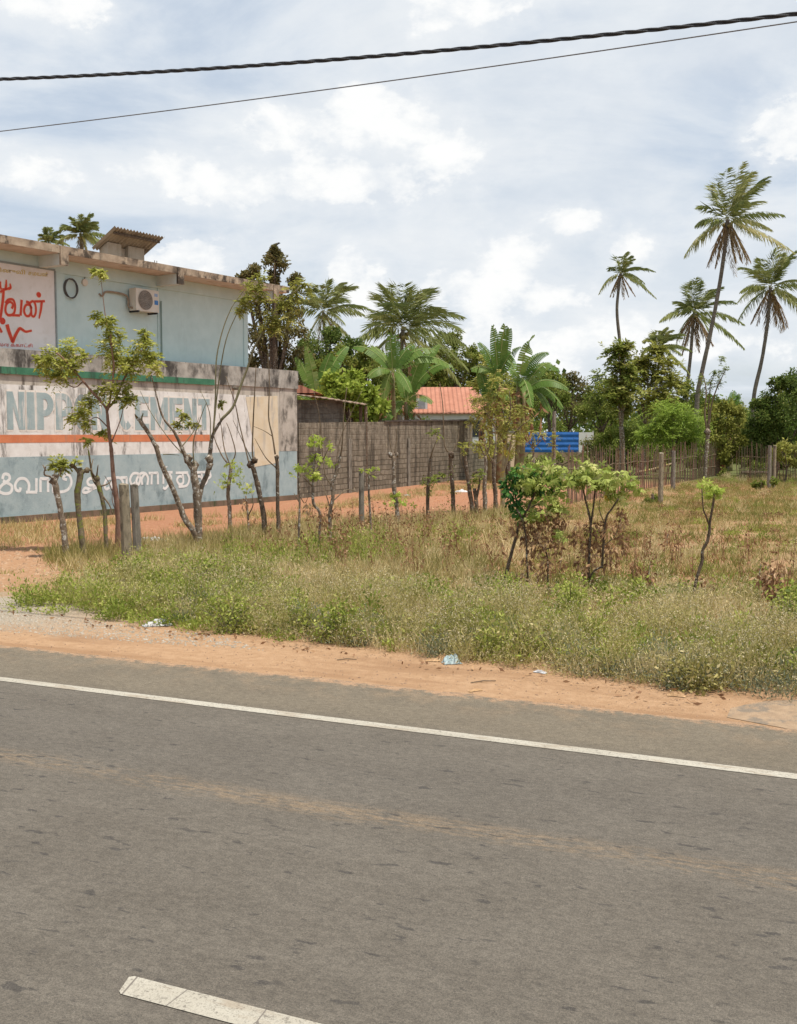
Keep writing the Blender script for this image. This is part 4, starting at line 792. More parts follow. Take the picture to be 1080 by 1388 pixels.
ft('pruned_tree', 'straight dark trunk next to the yellow mossy tree', (672, 698), [([(672, 698), (671, 670), (669, 645), (669, 622)], [4.2, 4, 3.8, 3.4])], [([(669, 622), (672, 600), (670, 575)], 1.3), ([(670, 630), (660, 612), (655, 595)], 1.0)], [(664, 606, 8)], lm='leaf_yellow', dens=.6, bark='bark_dark')
ft('mossy_tree', 'yellow lichened trunk with loose yellow-green foliage at the end of the live fence', (681, 695), [([(681, 695), (681, 665), (682, 632), (685, 605), (687, 580)], [4.4, 4.2, 3.8, 3, 2]), ([(682, 640), (690, 612), (694, 590)], [2.6, 2, 1.3])],
   [([(687, 582), (680, 555), (672, 530)], 1.5), ([(687, 580), (692, 555), (690, 530)], 1.4), ([(685, 600), (668, 575), (655, 552)], 1.3), ([(694, 590), (706, 578), (716, 570)], 1.2)],
   [(650, 556, 16), (664, 540, 16), (675, 556, 18), (690, 566, 18), (660, 575, 15), (684, 582, 16), (700, 592, 13), (684, 535, 15), (672, 516, 13), (645, 540, 10), (704, 556, 12), (712, 576, 10), (692, 604, 11), (640, 572, 9)], lm='leaf_yellow', dens=.8, bark='bark_yellow')
ft('sapling', 'small yellow-green sapling in front of the blue sheet fence', (722, 678), [([(722, 678), (722, 650), (723, 620), (722, 598)], [3, 2.6, 2.2, 1.5])], [([(722, 610), (732, 598), (738, 590)], .9), ([(722, 606), (714, 596), (710, 588)], .9)], [(722, 588, 9), (733, 588, 7), (712, 590, 7), (724, 604, 6)], lm='leaf_yellow', dens=.6)
ft('sapling', 'yellow-tipped sapling at the left end of the stick fence', (752, 672), [([(752, 672), (752, 640), (751, 610), (752, 592)], [2.6, 2.4, 2, 1.4])], [], [(751, 592, 8), (748, 604, 7), (755, 612, 7)], lm='leaf_yellow', dens=.8)
ft('flecked_sapling', 'knobbed trunk with thin feathery shoots standing inside the stick fence', (955, 650), [([(955, 650), (956, 625), (958, 600), (959, 583)], [3.6, 3.4, 3.4, 3.6])], [([(958, 585), (955, 560), (957, 530), (952, 505)], 1.3), ([(960, 583), (964, 550), (972, 525), (984, 500)], 1.3), ([(959, 584), (961, 540), (964, 510)], 1.0)],
   [(955, 530, 9), (963, 520, 9), (974, 518, 8), (982, 502, 9), (968, 505, 7), (950, 512, 7), (956, 548, 6), (978, 488, 6)], lm='leaf_mid', dens=1.1, group=None, knobs=[(958, 585, 5)], lsize=1.3)

# cassava plants in the field
ft('cassava_bush', 'dense leaning bush overgrown by a dark vine with brown dead leaves below', (678, 808),
   [([(678, 808), (689, 765), (699, 728), (704, 710)], [3.2, 3.2, 3, 2.6]), ([(717, 795), (714, 760), (713, 730), (708, 705), (700, 690)], [1.8, 1.6, 1.6, 1.4]), ([(742, 790), (742, 760), (738, 745), (728, 735), (718, 720)], [1.8, 1.6, 1.4, 1.2]), ([(704, 712), (715, 690), (728, 660), (735, 640)], [2.6, 2.2, 1.8, 1.4]), ([(708, 705), (700, 680), (696, 660)], [2, 1.6, 1.2])],
   [([(738, 745), (752, 740), (764, 728)], .9), ([(715, 690), (742, 676), (756, 660)], 1.0)],
   [(710, 640, 13), (724, 634, 13), (738, 632, 12), (752, 638, 12), (722, 652, 12), (742, 652, 11), (757, 654, 9), (703, 652, 11), (758, 668, 8), (734, 644, 12), (760, 690, 7), (760, 726, 6), (748, 690, 7), (715, 666, 11), (735, 668, 11), (724, 680, 10), (746, 678, 9), (712, 684, 9), (732, 696, 9), (720, 700, 8), (756, 684, 8), (742, 704, 7)],
   leaf='palm', lm='cassava_leaf', group=None, cat='bush', dens=1.15, lsize=.72, bark='bark_dark',
   dead=[(725, 700, 8), (736, 708, 10), (728, 726, 11), (750, 706, 9), (715, 728, 9), (741, 735, 10), (752, 720, 8), (712, 708, 8), (742, 760, 8), (715, 765, 7), (728, 742, 10), (722, 710, 11), (735, 775, 7), (755, 745, 7), (700, 720, 7), (758, 705, 7), (710, 780, 6)])
vy = G(678, 808)[1]; vb = [o for o in COL.objects if o.get('label', '').startswith('dense leaning')][0]
quads('vine', *join([simple(P(a, b, vy - .05 + R.normal(0, .06)), r * vy / F, int(42 * (r / 10) ** 2), .085, .06, .8, t0) for a, b, r, t0 in
      [(690, 664, 10, -.2), (697, 650, 12, -.15), (694, 678, 11, -.25), (703, 690, 10, .1), (700, 640, 10, 0), (688, 652, 8, -.2), (712, 650, 10, .1), (709, 664, 10, -.05), (722, 640, 9, .25), (740, 640, 9, .3), (754, 650, 8, .3), (706, 700, 8, .15), (748, 664, 8, .1), (730, 665, 8, -.1)]]), M['vine_leaf'], vb)
ft('cassava_bush', 'open cassava bush with flat light green crown and one yellow leaf', (796, 808),
   [([(796, 808), (798, 755), (800, 710), (792, 672), (788, 655)], [3, 2.6, 2.2, 1.8, 1.2]), ([(816, 770), (817, 749), (821, 704), (829, 690), (838, 676)], [2.2, 2.2, 1.8, 1.4]), ([(800, 715), (803, 695), (806, 668), (806, 650)], [2.2, 1.8, 1.2]), ([(797, 790), (804, 775), (816, 768)], [1.6, 1.6, 2])],
   [([(806, 668), (818, 656), (828, 650)], .9), ([(838, 678), (846, 664), (852, 652)], .8), ([(820, 712), (812, 690), (814, 668)], .8), ([(818, 740), (834, 725), (840, 700)], .7)],
   [(784, 642, 11), (796, 633, 12), (809, 640, 13), (824, 648, 13), (839, 652, 10), (852, 648, 9), (858, 660, 8), (814, 658, 12), (830, 666, 10), (781, 652, 9), (836, 674, 8), (800, 650, 10), (772, 645, 7)],
   leaf='palm', lm='cassava_leaf', group=None, cat='bush', dens=.9, lsize=.88, bark='bark_dark', dead=[(797, 770, 8), (795, 787, 8), (799, 752, 8), (818, 745, 8), (815, 733, 7), (838, 724, 7), (841, 706, 7), (803, 730, 8), (800, 715, 7), (812, 716, 7), (790, 745, 7), (822, 760, 7), (832, 740, 7), (806, 780, 7), (780, 725, 6), (845, 735, 6), (826, 720, 7), (788, 765, 7), (842, 690, 5)])
cb_ = [o for o in COL.objects if o.get('label', '').startswith('open cassava')][0]; yy_ = G(796, 808)[1]
quads('yellow_leaf', *palmate(P(821, 674, yy_ - .1), .02, 2, .1, Wd=.06), leafmat('leaf_pure_yellow', ramp4((.5, .34, .04), (.6, .44, .06), (.66, .5, .1))), cb_)
ft('cassava_sapling', 'lone crooked cassava stem with a small green top in the right of the field', (938, 815), [([(938, 815), (944, 784), (951, 762), (952, 747), (960, 729), (962, 707), (967, 678), (967, 668)], [2.8, 2.8, 3.2, 2.8, 3, 2.4, 2, 1.4]), ([(961, 712), (957, 700), (953, 689), (951, 662)], [1.8, 1.6, 1.4, 1])],
   [([(967, 672), (958, 662)], .7)], [(957, 658, 7), (966, 660, 8), (972, 665, 7), (963, 668, 6)], leaf='palm', lm='leaf_lime', group=None, cat='plant', dens=.9, lsize=.7, bark='bark_dark', dead=[(952, 790, 6), (960, 795, 6)])
ft('dry_bush', 'brown dried bush with fresh green leaves at the right edge', (1048, 838), [([(1048, 838), (1046, 810), (1048, 785), (1040, 768)], [2, 1.8, 1.4, 1]), ([(1048, 815), (1058, 790), (1066, 770)], [1.6, 1.3, .8])], [([(1047, 790), (1036, 780), (1028, 776)], .8)],
   [(1066, 796, 10), (1074, 808, 11), (1056, 806, 8), (1082, 795, 12), (1070, 820, 10)], leaf='simple', lm='leaf_mid', group=None, cat='bush', dens=.5, dead=[(1044, 776, 9), (1058, 776, 10), (1032, 788, 7), (1066, 790, 7), (1040, 800, 7), (1048, 790, 9)])
for i, (bx, by, h_) in enumerate([(880, 802, 40), (858, 790, 28), (905, 742, 22), (700, 800, 24), (1030, 800, 36), (760, 785, 30)]):
    ft('dead_weed', ['dead weed stalk with curled leaves between the open cassava bush and lone stem', 'short dead weed right of the open cassava bush', 'small dead weed on the reddish patch of the right field', 'low dead weed at the foot of the vine-covered bush',
       'dead weed stalk left of the dried bush at the right edge', 'brown dead weed between the two big bushes'][i], (bx, by), [([(bx, by), (bx - 1, by - h_ * .5), (bx + 1, by - h_)], [1.2, 1, .6])], dead=[(bx - 2, by - h_ * .5, 5), (bx + 2, by - h_ * .75, 5)], group='dead weeds in the field', cat='weed')

# ------------------------------------------------------------------ posts and stick fence
def post(px, ptop, pbase, wpx, label, m, lean=0.0, rot=.3):
    Y = G(px, pbase)[1]; k = Y / F; c = G(px, pbase); hgt = P(px, ptop, Y)[2]; t = w_ = wpx * k / 2
    mb = MB(); n = 6
    for i in range(n):
        pass
    V = []
    for i in range(n + 1):
        z = -.2 + (hgt + .2) * i / n; s = w_ * (1.02 - .1 * i / n)
        for a in range(8):
            an = math.pi / 8 + a * math.pi / 4; r = s * (1.12 if i not in (0, n) else 1.02) * (1 + R.normal() * .025)
            x = max(-s * .95, min(s * .95, r * math.cos(an) * 1.2)); y = max(-s * .95, min(s * .95, r * math.sin(an) * 1.2)); V.append((x * math.cos(rot) - y * math.sin(rot) + lean * z, x * math.sin(rot) + y * math.cos(rot), z + (R.normal() * .012 if i == n else 0)))
    Fc = [(i * 8 + j, i * 8 + (j + 1) % 8, (i + 1) * 8 + (j + 1) % 8, (i + 1) * 8 + j) for i in range(n) for j in range(8)] + [tuple(range(n * 8, n * 8 + 8))]
    mb.add([(c[0] + v[0], c[1] + v[1], v[2]) for v in V], Fc)
    # a stub of reinforcing wire in the broken head
    o = mb.build('concrete_post', m, None); v = np.array([p.co[:] for p in o.data.vertices]) - c; o.data.vertices.foreach_set('co', v.astype(np.float32).ravel()); o.location = c
    return tag(o, label, 'post', 'concrete fence posts')
post(173, 657, 768, 15, 'thick weathered concrete post, left one of the close pair among the pruned trunks', M['concrete'], -.03)
post(187, 657, 758, 11, 'narrower grey post, right one of the close pair among the pruned trunks', M['concrete_grey'], -.035, .5)
post(490, 635, 722, 7.5, 'slim grey concrete post before the block wall in the dry grass', M['concrete_grey'], 0, .2)
post(895, 614, 683, 6.5, 'tan concrete post at the near end of the stick fence above a small shrub', M['concrete'])
post(912, 611, 664, 5.5, 'darker post just behind the near end post of the stick fence', M['concrete_grey'])
post(985, 606, 640, 4.5, 'short post far back beside the red termite mound', M['concrete_grey'])
post(1042, 604, 662, 5, 'left one of the twin posts in the grass at the right edge', M['concrete_grey'])
post(1048.5, 604, 662, 4.5, 'right one of the twin posts in the grass at the right edge', M['concrete'])
post(750, 558, 660, 5, 'tall dark post standing before the blue sheet fence', M['concrete_grey'])
post(515, 700, 735, 4, 'short stub of a post in the dry grass right of the slim grey post', M['concrete_grey']) if False else None
def stick_fence(label, p0, p1, htop, n, rail=True):
    a, b = G(*p0), G(*p1); t = thing('stick_fence', label, 'fence', a); dv = b - a; mb = MB(); mt = MB()
    for i in range(n):
        c = a + dv * (i + R.uniform(-.3, .3)) / n; h_ = htop * R.uniform(.82, 1.12); r_ = R.uniform(.011, .024); ln = R.normal(0, .05, 2)
        mid = c + np.array([ln[0] * .5 + R.normal() * .015, ln[1] * .5, h_ * .5]); (mb if R.random() < .6 else mt).tube([c - np.array([0, 0, .1]), mid, c + np.array([ln[0], ln[1], h_])], [r_, r_, r_ * .6], 5)
    mb.build('dark_sticks', M['twig'], t); mt.build('reddish_sticks', M['bark_red'], t)
    if rail:
        for z in (.55, 1.15):
            pp = [a + dv * u + np.array([0, -.03, z + R.normal() * .03]) for u in np.linspace(0, 1, 14)]; MB().tube(pp, .016, 5).build('rail', M['twig'], t)
    return t
stick_fence('row of thin upright sticks closing off the red yard behind the cassava', (768, 684), (846, 668), 1.75, 48)
stick_fence('row of thin reddish sticks running from the tan post back into the trees', (847, 668), (976, 644), 1.75, 110)
stick_fence('short row of sticks behind the twin posts at the right edge', (1000, 650), (1120, 655), 1.75, 60)
lg = [G(866, 662), G(910, 655)]
MB().tube(spline([P(862, 640, 47), P(880, 637, 47.4), P(898, 632, 48), P(912, 628, 48.3)], 4), .045, 7, .1).build('log', M['bark_yellow'], None, label='pale bent log tied across the stick fence', cat='log')

# ------------------------------------------------------------------ palms
def palm(label, cx, cy, Y, Lpx, trunk, rpx=4, nf=22, wind=.35, lift=.25, dead=6, tilt=(0, 0), group='coconut palms', leafn=44, ll=.25, name='coconut_palm'):
    C_ = P(cx, cy, Y); L = Lpx * Y / F; tr = [P(a, b, Y + dy) for a, b, dy in trunk]; base = np.array([tr[-1][0] + (tr[-1][0] - tr[-2][0]) * .3, tr[-1][1], 0]); t = thing(name, label, 'palm tree', base, 0, group)
    pts = spline([base + np.array([0, 0, -.1]), base + (tr[-1] - base) * .5 + np.array([(tr[-1][0] - base[0]) * .15, 0, 0])] + tr[::-1] + [C_], 5); k = Y / F
    MB().tube(pts, [rpx * k * .5, rpx * k * .38, rpx * k * .33, rpx * k * .3, rpx * k * .3], 9, .06).build('trunk', M['palm_bark'], t, smooth=True)
    def fronds(n, elr, dry, Ls):
        Q = []; V = []
        for i in range(n):
            ph = i * 2.39996 + R.uniform(-.4, .4); e = math.radians(R.uniform(*elr)) if dry else math.radians(elr[0] + (elr[1] - elr[0]) * ((i + .5) / n) ** .62 + R.normal() * 8)
            dv = np.array([math.cos(ph) * math.cos(e), math.sin(ph) * math.cos(e), math.sin(e)]); l = Ls * R.uniform(.8, 1.1); tt = np.linspace(0, 1, 14)
            dr_ = .42 + .25 * math.cos(e)
            wv = np.array([wind, .08, lift * .3]) * (1.0 if not dry else .25)
            rc = C_ + l * (dv * tt[:, None] + np.array([0, 0, -1.]) * (tt[:, None] ** 2.2) * dr_ * (1 if not dry else .5) + wv * tt[:, None] ** 1.8)
            tg = nrm(np.gradient(rc, axis=0)); sd = nrm(np.cross(tg, [0, 0, 1.]) + 1e-3)
            Q.append(leafq(rc[:-1], rc[1:] - rc[:-1], np.linalg.norm(rc[1:] - rc[:-1], axis=1) * 1.15, .05 * k / .05 * np.linspace(1, .4, 13), nrm(np.cross(tg[:-1], sd[:-1])))); V.append(np.full(13, .85))
            m_ = leafn; u = np.linspace(.1, 1, m_) + R.normal(0, .008, m_); u = np.clip(u, 0, 1)
            pp = np.stack([np.interp(u, tt, rc[:, j]) for j in range(3)], 1); tg2 = nrm(np.stack([np.interp(u, tt, tg[:, j]) for j in range(3)], 1)); sd2 = nrm(np.cross(tg2, [0, 0, 1.]) + 1e-3)
            tone = R.normal(.4, .13)
            for s in (-1, 1):
                keep = R.random(m_) > (.16 if not dry else .35)
                d_ = nrm(sd2 * s * .62 + tg2 * .62 + np.array([wind * .7, 0, (-.3 if e > .5 else -.75) if not dry else -.8]) + R.normal(size=(m_, 3)) * .12)
                Q.append(leafq(pp, d_, l * ll * np.sin(math.pi * (.18 + .72 * u)) * 1.25, .095 * (k / .05) ** .5 * (.85 if not dry else .7), nrm(np.cross(d_, sd2)), .35)[keep]); V.append((tone + R.normal(0, .1, m_) + (.25 if e < 0 else 0))[keep])
        return np.concatenate(Q), np.concatenate(V)
    quads('crown', *fronds(nf, (-38, 84), False, L), M['palm_leaf'], t)
    if dead: quads('dead_fronds', *fronds(dead, (-82, -50), True, L * .8), M['palm_dry'], t)
    nb = MB()
    for i in range(7):
        c = C_ + np.array([math.cos(i * 2.4) * .28, math.sin(i * 2.4) * .28, -.25 - .12 * (i % 3)]) * (L / 4); r_ = .13 * L / 4
        nb.tube([c + np.array([0, 0, z]) * r_ for z in (-1, -.6, 0, .6, 1)], [r_ * .2, r_ * .8, r_, r_ * .8, r_ * .2], 8)
    nb.build('coconut_bunch', mottled('coconut', (.16, .12, .04), (.24, .2, .06), 3, .6) if 'coconut' not in bpy.data.materials else bpy.data.materials['coconut'], t, smooth=True)
    return t
palm('tallest coconut palm, leaning right with a swept crown and brown hanging fronds', 986, 298, 75, 74, [(984, 322, 0), (976, 380, 0), (963, 450, 0), (951, 505, 0), (945, 538, 0)], 8.5, 20, .26, 1.3, 10)
palm('coconut palm at the right edge with drooping left fronds', 1044, 390, 80, 66, [(1043, 405, 0), (1040, 440, 0), (1032, 490, 0), (1022, 535, 0)], 7.5, 18, .1, .9, 9)
palm('short coconut palm just left of the leaning tall trunk', 941, 423, 85, 56, [(939, 440, 0), (936, 480, 0), (931, 530, 0)], 7, 18, .14, .8, 10)
palm('small crowned slender palm standing alone against the clouds', 841, 371, 95, 40, [(839, 385, 0), (836, 420, 0), (839, 455, 0), (843, 490, 0)], 6.5, 14, .28, .4, 6, leafn=30)
palm('large full coconut palm rising over the banana clump behind the block wall', 546, 447, 65, 92, [(545, 462, 0), (543, 500, 0), (542, 540, 0)], 9, 26, .06, .6, 3, ll=.3)
palm('coconut palm left of the white cloud behind the tall dark tree', 438, 424, 72, 66, [(439, 440, 0), (444, 480, 0), (446, 530, 0)], 7, 18, .12, .6, 3, ll=.27)
palm('palm crown showing over the roof slab left of the tank house', 109, 318, 62, 42, [(110, 335, 0), (113, 400, 0), (114, 480, 0)], 6, 22, .08, .5, 4)
palm('smallest palm crown peeping over the roof slab near the frame edge', 66, 328, 68, 27, [(66, 340, 0), (66, 400, 0), (66, 480, 0)], 5, 16, .1, .5, 2)
palm('low yellowish palm head among the trees left of the tall palms', 893, 470, 64, 42, [(893, 490, 0), (890, 520, 0), (889, 560, 0)], 5, 16, .25, .3, 4)

# ------------------------------------------------------------------ bananas
def banana(label, bx, Y, stems, group='banana plants'):
    c = P(bx, 600, Y); c[2] = 0; t = thing('banana_plant', label, 'banana plant', c, 0, group); mb = MB(); Q = []; V = []; k = Y / F
    for (x0, xt, yt, leaves) in stems:
        p0 = P(x0, 600, Y); p0[2] = -.1; top = P(xt, yt, Y + R.normal(0, .5)); mb.tube(spline([p0, (p0 + top) / 2 + np.array([.08, 0, 0]), top], 4), [.16, .13, .08], 8, .05)
        for (ex, ey, bend) in leaves:
            end = P(ex, ey, top[1] + R.normal(0, .6)); n = 22; u = np.linspace(0, 1, n + 1)[:, None]; mid = (top + end) / 2 + np.array([0, 0, (bend + .13) * np.linalg.norm(end - top)])
            rc = (1 - u) ** 2 * top + 2 * u * (1 - u) * mid + u ** 2 * end; tg = nrm(np.gradient(rc, axis=0)); sd = nrm(np.cross(tg, [0.25, -1., .15]) * .7 + np.cross(tg, [0, 0, 1.]) * .7)
            hw = .30 * np.sin(np.pi * np.clip(u[:, 0] * .92 + .06, 0, 1)) ** .55; hw[:3] *= [.1, .3, .8]; tone = R.normal(.42, .15); upn = nrm(np.cross(sd, tg))
            for s in (-1, 1):
                off = R.normal(0, .03)
                for i in range(2, n):
                    if R.random() < .04: continue
                    j = 1.0 if R.random() < .82 else .86; e0 = rc[i] + sd[i] * s * hw[i] - np.array([0, 0, .45]) * hw[i] + tg[i] * .12; e1 = rc[i] + (rc[i + 1] - rc[i]) * j + sd[i + 1] * s * hw[i + 1] - np.array([0, 0, .45]) * hw[i + 1] + tg[i] * .1
                    Q.append([rc[i], e0, e1, rc[i] + (rc[i + 1] - rc[i]) * j]); V.append(tone + off + R.normal(0, .06))
            w_ = sd * .014
            for i in range(n): Q.append([rc[i] - w_[i] + upn[i] * .012, rc[i + 1] - w_[i + 1] + upn[i + 1] * .012, rc[i + 1] + w_[i + 1] + upn[i + 1] * .012, rc[i] + w_[i] + upn[i] * .012]); V.append(.95)
    mb.build('stem', mottled('banana_stem', (.15, .15, .06), (.24, .2, .1), 3, .8, (.16, .09, .05), 4, .48, .6), t, smooth=True)
    quads('leaves', np.array(Q), np.array(V), M['banana_leaf'], t)
    qs = []
    for (x0, xt, yt, leaves) in stems:
        for _ in range(3):
            c_ = P(xt + R.normal(0, 5), yt + 12, Y); m_ = 14; b_ = np.stack([np.full(m_, c_[0]), np.full(m_, c_[1]), c_[2] - np.linspace(0, 1.6, m_)], 1) + np.array([R.normal(0, .25), R.normal(0, .25), 0]); d_ = R.normal(size=(m_, 3)) * .5 + np.array([0, 0, -1.])
            qs.append((leafq(b_, d_, .5, .16), R.normal(.45, .2, m_)))
    quads('dead_leaves', *join(qs), M['dead_leaf'], t)
banana('banana clump under the large full palm with broad arching leaves', 535, 56, [(532, 532, 505, [(528, 452, .05), (537, 455, .02), (505, 470, .12), (560, 468, .15), (590, 475, .25), (520, 540, .35), (556, 530, .3), (500, 510, .3), (615, 500, .3), (480, 470, .2)]),
    (548, 550, 545, [(575, 480, .1), (594, 468, .12), (612, 495, .3), (540, 500, .05), (585, 545, .35), (520, 575, .3), (560, 590, .2)])])
banana('banana leaves slanting up at the end of the painted wall', 430, 50, [(428, 430, 545, [(402, 485, .05), (405, 500, .12), (448, 480, .1), (415, 470, .05), (460, 510, .25), (400, 530, .25), (455, 500, .1), (470, 470, .1)])])
banana('largest banana clump with torn leaves above the yellow mossy trunk', 690, 50, [(676, 675, 512, [(668, 442, .03), (690, 446, .08), (705, 470, .2), (650, 465, .12), (640, 500, .3), (656, 535, .35), (684, 440, .02)]),
    (700, 702, 516, [(722, 455, .1), (742, 478, .25), (757, 500, .32), (720, 550, .4), (680, 470, .1), (735, 530, .45)]), (703, 710, 530, [(768, 526, .3), (762, 552, .4), (745, 492, .2), (690, 500, .2), (700, 575, .4), (752, 575, .45)]), (664, 662, 545, [(648, 500, .1), (676, 495, .1), (640, 545, .3), (690, 540, .3)])])
banana('young banana plant at the right beyond the lime bush', 992, 66, [(990, 991, 560, [(994, 530, .02), (980, 545, .15), (1005, 545, .2), (1000, 535, .08)])])

# ------------------------------------------------------------------ trees behind
def bgtree(name, label, Y, base, cl, leaf, L=.17, Wd=.085, per=1500, bark='bark_dark', cat='tree', group='trees and shrubs behind the field', sub=12, trunk=True, droop=.35, t0=0.0, dz=1.0, subr=.42, pin=False):
    k = Y / F; b = P(base[0], 600, Y); b[2] = 0; t = thing(name, label, cat, b, 0, group); cs = []; rs = []; mb = MB()
    for (x, y, r) in cl: cs.append(P(x, y, Y + R.normal(0, r * k * .5) * dz)); rs.append(r * k)
    top = np.mean(cs, 0); top[2] = max(.4, min(c[2] - r * .4 for c, r in zip(cs, rs)))
    fork = b + (top - b) * np.array([.6, .6, .75]); rr = max(.05, .022 * max(c[2] for c in cs))
    mb.tube(spline([b - np.array([0, 0, .1]), (b + fork) / 2 + np.array([.1, 0, 0]) * rr * 5, fork], 4), [rr * 1.3, rr, rr * .85], 8, .1)
    for c, r in zip(cs, rs): mb.tube(spline([fork, (fork + c) / 2 + R.normal(size=3) * .12 * r + np.array([0, 0, .1 * r]), c + np.array([0, 0, r * .4])], 4), [rr * .6, rr * .4, rr * .12], 6, .1)
    mb.build('trunk', M[bark], t, smooth=True)
    if pin:
        quads('crown', *join([pinnate(c + R.normal(size=3) * r * .3, r * R.uniform(1.1, 1.75), int(per / 14), 8, L, Wd, .35, .6, t0 + R.normal(0, .1)) for c, r in zip(cs, rs)]), M[leaf], t)
    else: quads('crown', *lobes(cs, rs, per, L, Wd, droop, sub, t0, subr), M[leaf], t)
    return t
bg = bgtree
bg('tall_tree', 'tall irregular dark tree at the house end with a narrow top clump', 50, (372,), [(372, 356, 15), (372, 345, 9), (373, 339, 6), (373, 375, 10), (342, 368, 14), (330, 376, 9), (400, 382, 13), (372, 405, 22), (350, 410, 20), (392, 420, 20), (366, 445, 24), (395, 455, 20), (350, 460, 20), (375, 485, 26), (400, 490, 20), (345, 495, 18), (360, 520, 22), (395, 520, 20)], 'leaf_bronze', per=900, L=.15)
bg('round_tree', 'dark leafy tree behind the small shed', 58, (430,), [(430, 472, 26), (414, 500, 22), (458, 488, 26), (476, 470, 15), (440, 520, 28), (470, 515, 25), (412, 470, 14), (490, 500, 18), (450, 455, 14), (400, 510, 14)], 'leaf_dark', per=1700)
bg('papaya_shrub', 'bright green broad-leaved shrub over the shed roof', 47.5, (470,), [(452, 520, 17), (474, 530, 18), (488, 548, 16), (462, 545, 16), (500, 530, 13), (440, 540, 14), (495, 568, 13), (515, 555, 12), (480, 512, 12)], 'leaf_lime', L=.28, Wd=.15, per=420, t0=-.15)
bg('olive_tree', 'olive green tree behind the tiled house right of the large full palm', 80, (605,), [(600, 474, 22), (626, 488, 20), (580, 490, 18), (612, 505, 24), (640, 508, 18), (586, 510, 18), (615, 458, 12), (560, 505, 16), (640, 482, 12), (655, 495, 14), (668, 515, 18), (690, 525, 18), (600, 530, 20), (640, 530, 20), (570, 530, 18)], 'leaf_mid', per=1400, L=.2, Wd=.1, t0=.12)
bg('leafy_tree', 'broad light green tree behind the bananas left of the olive tree', 79, (520,), [(500, 480, 20), (520, 495, 22), (545, 500, 22), (480, 500, 22), (540, 525, 22), (510, 525, 24), (470, 525, 22), (555, 480, 14), (495, 550, 22), (540, 550, 20), (455, 545, 20), (425, 530, 20), (415, 560, 20)], 'leaf_mid', per=1200, L=.2, Wd=.1, t0=.12)
bg('leafy_tree', 'mid green leafy tree filling the space behind the papaya shrub', 60, (505,), [(505, 500, 22), (525, 520, 22), (490, 540, 24), (515, 550, 22), (540, 545, 20), (470, 555, 22), (500, 575, 18), (445, 560, 20), (420, 550, 20)], 'leaf_mid', per=1500)
bg('leafy_tree', 'yellow-green tree among the torn banana leaves left of the tall dark post', 53, (690,), [(660, 500, 14), (680, 522, 15), (650, 522, 13), (700, 545, 14), (668, 545, 14), (690, 562, 13), (655, 560, 10), (712, 556, 9)], 'leaf_yellow', per=400, L=.17, Wd=.08, t0=-.05, pin=True)
bg('leafy_tree', 'mid green tree behind the largest banana clump beside the tiled roof', 79, (705,), [(672, 530, 18), (690, 552, 18), (715, 535, 18), (730, 552, 15), (682, 575, 16), (672, 555, 12)], 'leaf_mid', per=1100)
bg('bush', 'green bushes at the foot of the blue sheet fence', 69, (760,), [(715, 622, 9), (735, 624, 9), (756, 622, 8), (778, 624, 9), (798, 618, 10), (805, 604, 8)], 'leaf_mid', per=260, L=.15, cat='bush', t0=.1)
bg('leafy_tree', 'light green bushy tree in the gap between the full palm and the torn bananas', 79.5, (600,), [(585, 488, 13), (604, 484, 13), (622, 496, 14), (640, 500, 13), (596, 502, 12), (566, 500, 12), (655, 512, 11), (575, 515, 14), (600, 518, 14), (626, 516, 14)], 'leaf_mid', per=900, L=.19, Wd=.095, t0=.22)
bg('leafy_tree', 'bright green leafy tree between the dark tree and the full palm', 57, (480,), [(440, 492, 15), (462, 480, 15), (482, 492, 16), (500, 478, 13), (455, 508, 15), (478, 515, 15), (505, 500, 14), (425, 508, 13)], 'leaf_mid', per=1000, L=.17, Wd=.085, t0=.15)
bg('low_shrub', 'small green shrub against the tiled house', 57, (575,), [(578, 572, 9), (565, 580, 9), (552, 585, 9), (520, 580, 9)], 'leaf_lime', per=260, L=.14)
bg('far_tree', 'dark green far tree with brownish crown beyond the blue fence', 92, (770,), [(772, 516, 14), (785, 524, 15), (758, 530, 15), (795, 540, 15), (770, 545, 18), (742, 540, 14), (750, 522, 9), (805, 552, 12), (780, 560, 18)], 'leaf_bronze', per=700, L=.22, Wd=.12)
bg('far_tree', 'dim far tree behind the largest banana clump', 95, (720,), [(724, 525, 16), (705, 535, 18), (736, 550, 18), (690, 545, 16), (715, 560, 20), (750, 560, 16)], 'leaf_dark', per=700, L=.22, Wd=.12)
bg('far_tree', 'pale slender far tree left of the tall sparse tree', 88, (812,), [(812, 512, 10), (820, 528, 11), (806, 535, 10), (816, 550, 13), (802, 560, 12), (826, 560, 12), (815, 575, 14)], 'leaf_mid', per=460, L=.3, Wd=.11, pin=True, t0=.1)
bg('sparse_tree', 'tall sparse feathery tree with visible slanting limbs under the lone palm', 58, (842,), [(838, 478, 11), (847, 474, 9), (836, 500, 12), (848, 502, 11), (840, 524, 12), (852, 530, 10), (834, 545, 11), (846, 552, 9)], 'leaf_mid', per=900, L=.26, Wd=.1, bark='bark', pin=True, t0=.22)
bg('sparse_tree', 'wide loose yellowish tree right of the tall sparse tree', 60, (868,), [(876, 490, 14), (896, 482, 13), (862, 505, 14), (884, 508, 17), (905, 500, 13), (868, 525, 16), (892, 530, 17), (856, 545, 14), (876, 550, 16), (912, 522, 11), (904, 548, 14)], 'leaf_yellow', per=760, L=.24, Wd=.095, bark='bark', t0=-.1, pin=True)
